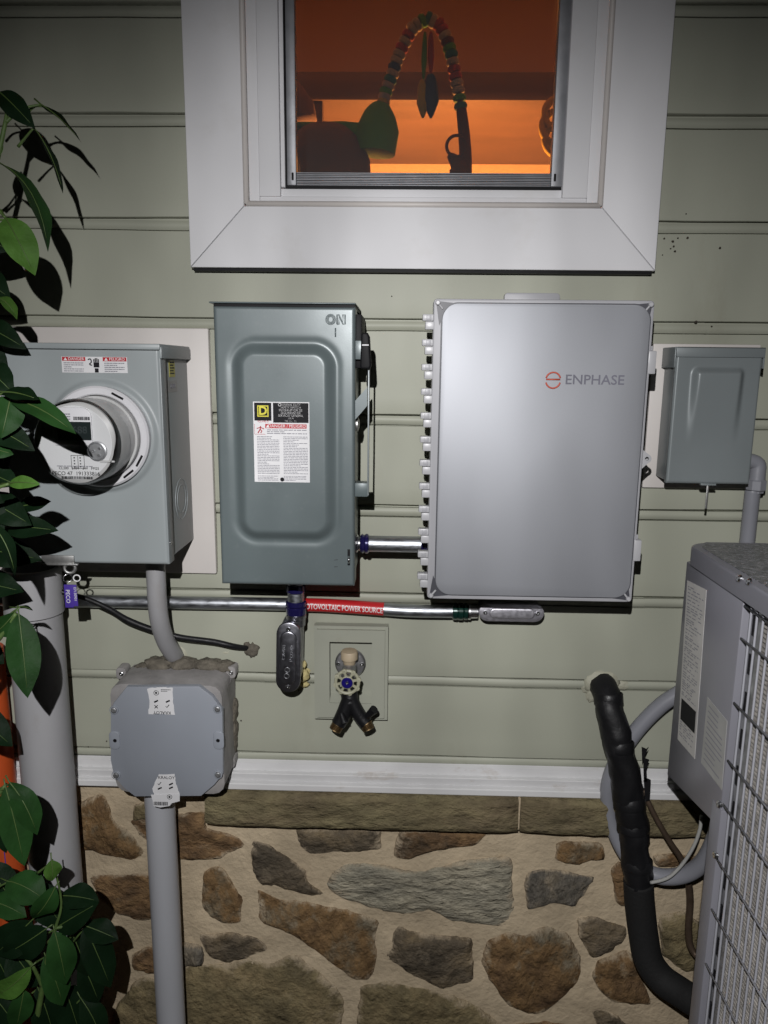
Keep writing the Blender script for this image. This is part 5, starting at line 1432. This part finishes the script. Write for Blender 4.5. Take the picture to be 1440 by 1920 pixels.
# =================================================================== COOLING UNIT
XA = at(1290, 1018, 0.20).x
def ax_(px, py): return atx(px, py, XA)
pT = ax_(1290, 1050); pB = ax_(1265, 1475)
yb = -0.20
zl1 = at(1290, 1017, 0.20).z; zl0 = zl1 - 0.030
ypan = (ax_(1391, 1115).y + ax_(1352, 1540).y) / 2
zp_b = ax_(1266, 1478).z; zp_f = ax_(1352, 1560).z
UX1, UY1 = XA + 0.74, -0.94
ac = thing('cooling_unit', 'grey outdoor air conditioner with wire grille at the right edge', 'air conditioner', (XA + 0.3, -0.5, 0.24))
tag(MB().box(XA - 0.05, UX1 + 0.05, UY1 - 0.05, yb + 0.04, -0.01, 0.24, 0.01).build('concrete_pad', 'concrete'), 'concrete pad carrying the grey cooling unit', 'pad')
# lid
def lidpoly(o):
    a0, a1, b0, b1 = XA - o, UX1 + o, UY1 - o, yb + o
    r = 0.035; out = []
    for (cx, cy, s) in ((a1 - r, b1 - r, 0), (a0 + r, b1 - r, 90), (a0 + r, b0 + r, 180), (a1 - r, b0 + r, 270)):
        for k in range(7):
            t = rad(s + 15 * k); out.append((cx + r * math.cos(t), cy + r * math.sin(t)))
    return out
def slab(name, poly, z0, z1, bev, m, parent):
    bm = bmesh.new()
    lo = [bm.verts.new((x, y, z0)) for x, y in poly]; hi = [bm.verts.new((x, y, z1)) for x, y in poly]
    n = len(poly); top = bm.faces.new(hi); bm.faces.new(lo[::-1])
    for i in range(n): bm.faces.new((lo[i], lo[(i + 1) % n], hi[(i + 1) % n], hi[i]))
    if bev: bmesh.ops.bevel(bm, geom=list(top.edges), offset=bev, segments=4, profile=0.5, affect='EDGES')
    b = MB(); b.merge(bm); return b.build(name, m, parent, smooth=40)
lid = slab('lid', lidpoly(0.004), zl0, zl1, 0.006, 'ac_paint', ac)
slab('lid_top', lidpoly(-0.008), zl1 - 0.001, zl1 + 0.0012, 0.0008, 'ac_lid', ac)
for (px, py) in ((1386, 1084), (1404, 1090)):
    p = atx(px, py, XA - 0.005); screw((XA - 0.004, p.y, p.z), 0.0052, lid, axis=(-1, 0, 0), h=0.004)
# control panel at the back corner
b = MB()
bm = bmesh.new()
prof = [(yb, zl0 - 0.0005), (yb, zp_b), (ypan, zp_f), (ypan, zl0 - 0.0005)]
v = [bm.verts.new((XA, y, z)) for y, z in prof]; w = [bm.verts.new((XA + 0.16, y, z)) for y, z in prof]
bm.faces.new(v); bm.faces.new(w[::-1])
for i in range(4): bm.faces.new((v[i], w[i], w[(i + 1) % 4], v[(i + 1) % 4]))
bmesh.ops.recalc_face_normals(bm, faces=bm.faces)
bmesh.ops.bevel(bm, geom=bm.edges[:], offset=0.003, segments=2, profile=0.5, affect='EDGES')
b.merge(bm); pan = b.build('control_panel', 'ac_paint', ac, smooth=30)
for (px, py) in ((1350, 1508), (1343, 1603)):
    p = ax_(px, py); screw((XA, p.y, p.z), 0.0055, pan, axis=(-1, 0, 0), h=0.004)
# stickers on the panel
def xsheet(name, pts, m, parent, th=0.0005):
    q = [ax_(*p) for p in pts]
    bm = bmesh.new()
    f0 = [bm.verts.new((XA - th, p.y, p.z)) for p in q]; f1 = [bm.verts.new((XA, p.y, p.z)) for p in q]
    bm.faces.new(f0); bm.faces.new(f1[::-1])
    for i in range(len(q)): bm.faces.new((f0[i], f1[i], f1[(i + 1) % len(q)], f0[(i + 1) % len(q)]))
    b = MB(); b.merge(bm); return b.build(name, m, parent, smooth=False)
LAB = [(1289, 1088), (1325, 1106), (1303, 1423), (1271, 1386)]
lab = xsheet('rating_label', LAB, 'paper_dull', pan)
def lab_pt(u, v):     # u along the short side, v down
    a = [Vector(p) for p in LAB]
    top = a[0].lerp(a[1], u); bot = a[3].lerp(a[2], u)
    return tuple(top.lerp(bot, v))
b = MB(); rb = random.Random(2)
v_ = 0.03
while v_ < 0.97:
    if not 0.70 < v_ < 0.87:
        u = 0.08
        end = rb.choice((0.5, 0.7, 0.9, 0.85))
        while u < end:
            u2 = min(u + rb.uniform(0.05, 0.2), end)
            q = [ax_(*lab_pt(*t)) for t in ((u, v_), (u2, v_), (u2, v_ + 0.006), (u, v_ + 0.006))]
            b.verts([(XA - 0.0008, p.y, p.z) for p in q], [(0, 1, 2, 3)])
            u = u2 + rb.choice((0.03, 0.05, 0.12))
    v_ += rb.choice((0.012, 0.015, 0.022))
b.build('fine_print', 'ink_grey', lab, smooth=False)
q = [ax_(*lab_pt(*t)) for t in ((0.1, 0.73), (0.92, 0.73), (0.92, 0.86), (0.1, 0.86))]
b = MB(); b.verts([(XA - 0.0011, p.y, p.z) for p in q], [(0, 1, 2, 3)]); b.build('black_block', 'ink', lab, smooth=False)
wl2 = xsheet('warning_label', [(1327, 1307), (1364, 1352), (1354, 1482), (1315, 1430)], 'clear_label', pan)
b = MB()
W2 = [(1327, 1307), (1364, 1352), (1354, 1482), (1315, 1430)]
def w2(u, v):
    a = [Vector(p) for p in W2]; return tuple(a[0].lerp(a[1], u).lerp(a[3].lerp(a[2], u), v))
for i in range(11):
    v_ = 0.08 + i * 0.08
    e_ = rb.choice((0.6, 0.85, 0.9))
    q = [ax_(*w2(*t)) for t in ((0.1, v_), (e_, v_), (e_, v_ + 0.02), (0.1, v_ + 0.02))]
    b.verts([(XA - 0.0008, p.y, p.z) for p in q], [(0, 1, 2, 3)])
b.build('fine_print', 'ink_grey', wl2, smooth=False)
# corner post below the panel, slotted, and coil behind the grille
ypost = ypan
zb_u = 0.245
MB().box(XA - 0.001, XA + 0.03, ypost - 0.004, ypost + 0.028, zb_u, zp_f + 0.03, 0.002).build('corner_post', 'ac_paint', ac)
MB().box(XA + 0.012, XA + 0.02, ypost - 0.034, ypost - 0.0045, zb_u, zl0 - 0.003).build('slotted_strip', 'stud_metal', ac, smooth=False)
for i in range(16):
    z = zl0 - 0.03 - i * 0.055
    if z > zb_u + 0.02: MB().box(XA + 0.0105, XA + 0.0118, ypost - 0.022, ypost - 0.010, z - 0.017, z + 0.012, 0.0005).build('slot', 'black', ac)
# base pan
MB().box(XA + 0.002, UX1 - 0.002, UY1 + 0.002, yb - 0.005, zb_u - 0.003, zb_u + 0.04, 0.004).build('base_pan', 'ac_paint', ac)
# coil: backing plus fins
MB().box(XA + 0.050, UX1 - 0.05, UY1 + 0.05, ypost - 0.0365, zb_u + 0.04, zl0 - 0.002).build('coil_core', 'ink', ac, smooth=False)
b = MB()
z = zb_u + 0.045
while z < zl0 - 0.01:
    b.box(XA + 0.009, XA + 0.049, UY1 + 0.05, ypost - 0.036, z, z + 0.0030); z += 0.0064
fin = b.build('coil_fins', 'ac_coil', ac, smooth=False); fin['kind'] = 'stuff'
b = MB()
# wire guard
y = ypost - 0.020; k = 0
while y > UY1:
    MB().tube([(XA + 0.003, y, zb_u + 0.03), (XA + 0.003, y, zl0 - 0.001)], 0.0018, 6, caps=False).build('grille_wire', 'ac_wire', ac, smooth=True); y -= 0.0165
for py in (1108, 1206, 1343, 1470, 1570, 1700, 1822, 1960):
    z = ax_(1400, py).z if py > 1110 else zl0 - 0.008
    if z > zb_u + 0.02: MB().tube([(XA + 0.0008, ypost - 0.004, z), (XA + 0.0008, UY1 + 0.01, z)], 0.0017, 6).build('grille_rail', 'ac_wire', ac, smooth=True)
# far sides of the unit
MB().box(XA + 0.10, UX1 - 0.004, yb - 0.01, yb - 0.004, zb_u + 0.04, zl0 - 0.001).build('rear_panel', 'ac_paint', ac, smooth=False)
MB().box(UX1 - 0.012, UX1 - 0.004, UY1 + 0.01, yb - 0.012, zb_u + 0.04, zl0 - 0.001).build('far_side_panel', 'ac_paint', ac, smooth=False)
MB().box(XA + 0.02, UX1 - 0.014, UY1 + 0.004, UY1 + 0.01, zb_u + 0.04, zl0 - 0.001).build('front_panel', 'ac_paint', ac, smooth=False)
MB().box(XA + 0.165, XA + 0.17, ypost, yb - 0.012, zb_u + 0.04, zl0 - 0.001).build('valve_bulkhead', 'black', ac, smooth=False)

# =================================================================== REFRIGERANT LINES
ls = thing('refrigerant_line', 'thick black taped refrigerant line leaving the siding to the cooling unit', 'pipe', at(1135, 1280, 0))
MB().tube([at(1124, 1279, -.01), at(1135, 1296, .022), at(1146, 1335, .05), at(1157, 1385, .065), at(1166, 1425, .07), at(1177, 1480, .075), at(1183, 1530, .078), at(1190, 1580, .08), at(1196, 1640, .082), at(1198, 1656, .083)],
    [0.026, 0.0262, 0.0255, 0.026, 0.0275, 0.0292, 0.0285, 0.0278, 0.0272, 0.027], 24, spline=5).build('taped_wrap', 'black_tape', ls, smooth=True)
def lumpy(o, amp, sc):
    for v in o.data.vertices:
        v.co += v.normal * amp * (noise.noise(v.co * sc) + 0.6 * noise.noise(v.co * sc * 2.6))
lumpy(ls.children[0], 0.0042, 28)
MB().tube([at(1197, 1652, .083), at(1199, 1690, .085), at(1206, 1750, .09), at(1216, 1800, .10), at(1240, 1835, .115), at(1275, 1860, .14), at(1310, 1882, .17), at(1350, 1905, .20)],
    [0.0285, 0.0288, 0.0285, 0.0285, 0.0285, 0.028, 0.0275, 0.027], 24, spline=6).build('foam_sleeve', 'black_foam', ls, smooth=True)
lumpy(ls.children[-1], 0.0025, 20)
rt = random.Random(4)
for (px, py, d, r_) in ((1141, 1310, .036, .0270), (1161, 1400, .067, .0275), (1180, 1505, .077, .0300), (1186, 1550, .079, .0292), (1195, 1620, .082, .0284)):
    c = at(px, py, d)
    MB().lathe(c, Vector((0.12 + rt.uniform(-.15, .15), -0.25, -1)), [(-0.012, r_ - 0.0012), (-0.010, r_ + 0.0002), (0.008, r_ + 0.0006), (0.010, r_ - 0.0006)], 24).build('tape_band', 'black_tape', ls, smooth=True)
for pts_ in (((1203, 1400), (1212, 1404), (1216, 1400), (1209, 1416), (1204, 1428)), ((1206, 1420), (1217, 1424), (1212, 1440), (1213, 1466), (1207, 1464)), ((1207, 1456), (1220, 1462), (1218, 1500), (1209, 1502))):
    MB().prism(pol(pts_, .07)[::-1], -0.0712, -0.070).build('torn_tape', 'black_tape', ls, smooth=False)
blob('wall_sealant', [(at(1128, 1279, .004), (0.036, 0.012, 0.026)), (at(1108, 1300, .003), (0.012, 0.007, 0.02)), (at(1100, 1290, .003), (0.012, 0.005, 0.012)), (at(1165, 1285, .003), (0.018, 0.005, 0.010))], 'caulk', 'sage coloured sealant round the black line at the siding', 'sealant', amp=0.2)
fx_ = thing('flexible_conduit', 'grey flexible conduit looping behind the black refrigerant line', 'conduit', at(1140, 1500, .02))
b = MB()
lp = [at(1345, 1235, .06), at(1290, 1288, .045), at(1240, 1322, .035), at(1195, 1368, .03), at(1160, 1420, .028), at(1142, 1465, .03), at(1140, 1510, .032), at(1152, 1560, .04), at(1180, 1610, .055), at(1225, 1640, .075), at(1275, 1642, .10), at(1315, 1620, .125), at(1340, 1575, .15), at(1352, 1530, .17)]
b.tube(lp, [0.0150] * 5 + [0.0148] * 4 + [0.0155] * 5, 18, spline=8)
b.build('hose', 'liquidtight', fx_, smooth=True)
pt = thing('copper_line', 'thin brown pipe running down behind the black refrigerant line', 'pipe', at(1290, 1700, .05))
MB().tube([at(1205, 1480, .05), at(1228, 1530, .06), at(1256, 1578, .06), at(1278, 1612, .06), at(1290, 1650, .055), at(1294, 1690, .05), at(1291, 1740, .05), at(1295, 1775, .055), at(1312, 1798, .07), at(1345, 1825, .11)], [0.0052, 0.0055, .0055, .006, .0068, .007, .007, .007, .0065, .006], 12, spline=6).build('pipe', 'copper_old', pt, smooth=True)
wr = thing('control_wire', 'thin pale control wire looping from cooling unit to the black line', 'wire', at(1265, 1630, .12))
MB().tube([at(1315, 1530, .16), at(1312, 1556, .155), at(1300, 1588, .145), at(1278, 1622, .13), at(1252, 1646, .12), at(1220, 1655, .105)], 0.0032, 10, spline=6).build('strand', 'wire_grey', wr, smooth=True)

# =================================================================== SHRUBS
def leaf(parent, base, tip, w, d0, d1, roll=0.0, m='leaf_green', bend=0.12, fold=0.25, rib=True, rnd=None):
    A, B = at(*base, d0), at(*tip, d1)
    u = B - A; Ln = u.length; u.normalize()
    vw = (CAM - A).normalized()
    s = u.cross(vw).normalized(); nrm = s.cross(u).normalized()
    if nrm.dot(vw) < 0: nrm = -nrm
    cr, sr = math.cos(rad(roll)), math.sin(rad(roll))
    s, nrm = s * cr + nrm * sr, nrm * cr - s * sr
    rl_ = random.Random(int(base[0] * 31 + base[1] * 7))
    tw = rad(rl_.uniform(-38, 38)); bend = bend * rl_.uniform(0.3, 1.7); ph = rl_.uniform(0, 6); fat = rl_.uniform(0.75, 1.0)
    s00, n00 = s, nrm
    half = w / FPX * ((A - CAM).dot(FWD)) / 2
    nu, nv = 12, 6
    vs, fs = [], []
    for i in range(nu + 1):
        t = i / nu
        prof = (math.sin(math.pi * min(1, t ** fat)) ** 0.75) if 0 < t < 1 else 0.0
        prof *= (1 if t < .75 else 1 - 0.25 * ((t - .75) / .25))
        c = A + u * Ln * t + nrm * (Ln * bend * 4 * t * (1 - t) * (1 - .3 * t))
        ca, sa = math.cos(tw * (t - 0.4)), math.sin(tw * (t - 0.4))
        s, nn_ = s00 * ca + n00 * sa, n00 * ca - s00 * sa
        for j in range(nv + 1):
            q = j / nv * 2 - 1
            wav = 0.09 * half * math.sin(t * 13 + q * 2 + ph)
            vs.append(c + s * (half * prof * q + 1e-5 * q) + nn_ * (half * prof * (fold * (abs(q) ** 1.2) - 0.10 * (q * q)) + wav * abs(q) * prof))
    for i in range(nu):
        for j in range(nv):
            a = i * (nv + 1) + j; fs.append((a, a + 1, a + nv + 2, a + nv + 1))
    me = bpy.data.meshes.new('leaf'); me.from_pydata(vs, [], fs); me.shade_smooth()
    o = link('leaf', me, m, parent)
    if rib:
        c = [A + u * Ln * t + nrm * (Ln * bend * 4 * t * (1 - t) * (1 - .3 * t) + 0.0006) for t in (0, .15, .3, .45, .6, .75, .88)]
        MB().tube([A - u * 0.012] + c, [.0013, .0011, .001, .0009, .0008, .0006, .0005, .0003], 5).build('midrib', 'midrib', o, smooth=True)
        bk = at(base[0] - 26, base[1] + rl_.uniform(10, 40), d0 * 0.96)
        MB().tube([A + u * 0.004, A.lerp(bk, .5) + nrm * 0.004, bk], [.0013, .0017, .0024], 6, spline=3).build('petiole', 'stem_green', o, smooth=True)
    return o
up = thing('rhododendron_shrub', 'tall leafy shrub at the left edge with leaves before the meter', 'shrub', (at(-60, 1500, .35).x, -0.38, 0))
U = [ # base, tip, width, d0, d1, roll, material, bend
 ((-2, 172), (66, 241), 44, .40, .42, 12, 'leaf_dark_shaded', .16), ((76, 196), (153, 268), 34, .40, .41, 74, 'leaf_dark_shaded', .06), ((60, 236), (118, 363), 34, .41, .43, 72, 'leaf_dark_shaded', .05),
 ((-4, 304), (90, 473), 62, .42, .46, 64, 'leaf_green', .12), ((10, 408), (66, 517), 62, .46, .47, 8, 'leaf_pale', .08), ((-12, 300), (-3, 250), 24, .42, .42, 0, 'leaf_pale', .1),
 ((-20, 560), (32, 600), 40, .42, .43, 60, 'leaf_pale', .2), ((-40, 610), (50, 655), 50, .38, .40, 20, 'leaf_dark_shaded', .1), ((-45, 690), (28, 742), 60, .40, .42, 30, 'leaf_dark_shaded', .12),
 ((6, 736), (73, 750), 42, .43, .45, 50, 'leaf_dark_shaded', .12), ((19, 752), (143, 814), 46, .42, .44, 35, 'leaf_green', .1), ((20, 742), (2, 822), 60, .42, .44, 5, 'leaf_green', .12),
 ((-20, 800), (66, 846), 52, .41, .42, 15, 'leaf_dark_shaded', .1), ((-35, 836), (26, 852), 36, .42, .42, 10, 'leaf_green', .1), ((17, 907), (76, 908), 26, .44, .45, 20, 'leaf_pale', .1),
 ((-40, 880), (36, 912), 52, .36, .37, 15, 'leaf_dark_shaded', .1), ((-35, 930), (60, 985), 60, .34, .35, 10, 'leaf_dark_shaded', .1), ((30, 952), (96, 940), 30, .33, .34, 20, 'leaf_dark_shaded', .1),
 ((10, 990), (110, 995), 44, .32, .33, 15, 'leaf_dark_shaded', .1), ((-20, 980), (28, 1080), 36, .40, .41, 40, 'leaf_dark_shaded', .1), ((-40, 1030), (80, 1050), 60, .30, .31, 10, 'leaf_dark_shaded', .1),
 ((-60, 1090), (45, 1110), 60, .27, .28, 15, 'leaf_dark_shaded', .1), ((35, 1150), (52, 1309), 60, .38, .42, 6, 'leaf_green', .08), ((28, 1148), (-14, 1190), 50, .38, .38, 20, 'leaf_green', .1),
 ((30, 1140), (62, 1145), 14, .37, .38, 60, 'leaf_dark_shaded', .1), ((-60, 1200), (8, 1245), 50, .30, .3, 10, 'leaf_dark_shaded', .1), ((-60, 1330), (24, 1400), 60, .3, .3, 10, 'leaf_dark_shaded', .1),
 ((17, 1466), (70, 1566), 50, .36, .38, 18, 'leaf_green', .1), ((10, 1474), (46, 1624), 56, .38, .40, 8, 'leaf_green', .1), ((-30, 1480), (12, 1600), 50, .35, .36, 15, 'leaf_dark_shaded', .1),
 ((-60, 505), (20, 560), 60, .34, .35, 15, 'leaf_dark_shaded', .1), ((-70, 430), (20, 470), 60, .33, .34, 10, 'leaf_dark_shaded', .1), ((-60, 640), (15, 700), 66, .33, .34, 5, 'leaf_dark_shaded', .1),
 ((-50, 760), (15, 880), 66, .33, .34, 5, 'leaf_dark_shaded', .1), ((-60, 900), (5, 1010), 66, .34, .36, 8, 'leaf_dark_shaded', .1),
]
def dk(y): return 0.58 if y < 680 else 1.0 if y < 1000 else (0.85 if y < 1560 else 0.6)
for q in U: leaf(up, q[0], q[1], q[2], q[3] * dk(q[0][1]), q[4] * dk(q[0][1]), q[5], q[6], q[7])
def stem(parent, ps, r, m='stem_green'):
    MB().tube([at(x, y, d * (dk(y) if parent is up else 0.62)) for x, y, d in ps], r, 8, spline=5).build('branch', m, parent, smooth=True)
stem(up, ((-90, 900, .40), (-60, 620, .40), (-30, 420, .41), (-5, 300, .42), (10, 230, .42), (14, 200, .41)), [.006, .005, .004, .0035, .003, .002])
stem(up, ((-90, 1000, .40), (-40, 900, .41), (-10, 800, .42), (20, 745, .42)), [.006, .005, .004, .003])
stem(up, ((-90, 1350, .38), (-40, 1240, .38), (0, 1195, .38), (30, 1150, .38)), [.006, .005, .004, .003])
stem(up, ((-90, 1560, .38), (-30, 1520, .37), (12, 1470, .37)), [.006, .004, .003])
stem(up, ((-30, 420, .41), (-10, 390, .44), (10, 408, .46)), [.004, .003, .002])
stem(up, ((10, 230, .42), (40, 205, .41), (76, 196, .40)), [.003, .002, .0015])
stem(up, ((-90, 1000, .40), (-30, 930, .43), (17, 907, .44)), [.005, .003, .002])
MB().tube([(at(-100, 1700, .3).x, -.33, 0), at(-96, 1500, .32), at(-90, 1000, .30), at(-88, 850, .235)], [.014, .012, .009, .006], 10, spline=4).build('trunk', 'bark', up, smooth=True)

lo = thing('low_rhododendron', 'low dark green shrub in the bottom left corner', 'shrub', (at(40, 1900, .25).x, -0.3, 0))
Lw = [
 ((96, 1612), (98, 1652), 34, .44, .45, 20, 'leaf_pale', .1), ((12, 1652), (88, 1690), 62, .40, .42, 20, 'leaf_green', .12), ((104, 1662), (62, 1722), 46, .42, .43, 25, 'leaf_green', .12),
 ((112, 1680), (186, 1690), 50, .38, .39, 25, 'leaf_dark_shaded', .1), ((105, 1740), (186, 1692), 54, .40, .41, 10, 'leaf_dark_shaded', .1), ((156, 1735), (222, 1762), 46, .38, .39, 20, 'leaf_dark_shaded', .1),
 ((102, 1745), (124, 1846), 54, .42, .44, 8, 'leaf_green', .1), ((158, 1735), (208, 1852), 58, .38, .40, 8, 'leaf_dark_shaded', .1), ((84, 1790), (118, 1886), 52, .40, .42, 15, 'leaf_green', .1),
 ((60, 1725), (-10, 1790), 70, .42, .44, 10, 'leaf_dark_shaded', .1), ((88, 1740), (5, 1792), 66, .43, .44, 20, 'leaf_dark_shaded', .12), ((-30, 1690), (50, 1720), 52, .40, .42, 30, 'leaf_green', .12),
 ((58, 1812), (-12, 1868), 48, .44, .46, 30, 'leaf_pale', .12), ((45, 1855), (30, 1930), 46, .44, .45, 12, 'leaf_green', .1), ((-20, 1860), (30, 1925), 60, .42, .43, 15, 'leaf_dark_shaded', .1),
 ((120, 1850), (150, 1940), 60, .34, .35, 10, 'leaf_dark_shaded', .1), ((150, 1800), (185, 1880), 50, .33, .34, 10, 'leaf_dark_shaded', .1), ((70, 1850), (100, 1940), 60, .36, .37, 10, 'leaf_dark_shaded', .1),
 ((20, 1780), (70, 1850), 66, .36, .37, 10, 'leaf_dark_shaded', .1), ((-30, 1760), (20, 1850), 66, .36, .37, 10, 'leaf_dark_shaded', .1), ((60, 1660), (120, 1740), 60, .35, .36, 10, 'leaf_dark_shaded', .1),
 ((130, 1740), (165, 1830), 50, .35, .36, 30, 'leaf_dark_shaded', .1), ((-30, 1620), (30, 1700), 60, .35, .36, 10, 'leaf_dark_shaded', .1), ((150, 1870), (190, 1950), 50, .34, .35, 15, 'leaf_dark_shaded', .1),
]
for q in Lw: leaf(lo, q[0], q[1], q[2], q[3] * 0.62, q[4] * 0.62, q[5], q[6], q[7])
stem(lo, ((60, 1960, .38), (80, 1850, .40), (90, 1790, .41), (104, 1740, .41), (115, 1690, .41), (98, 1612, .43)), [.006, .005, .004, .003, .002, .0015])
stem(lo, ((104, 1740, .41), (135, 1735, .40), (158, 1735, .38)), [.003, .0025, .002])
stem(lo, ((80, 1850, .40), (60, 1810, .43), (30, 1780, .43)), [.004, .003, .002])
MB().tube([(at(60, 1960, .23).x, -.23, 0), at(60, 1955, .235)], [.010, .007], 8).build('trunk', 'bark', lo, smooth=True)
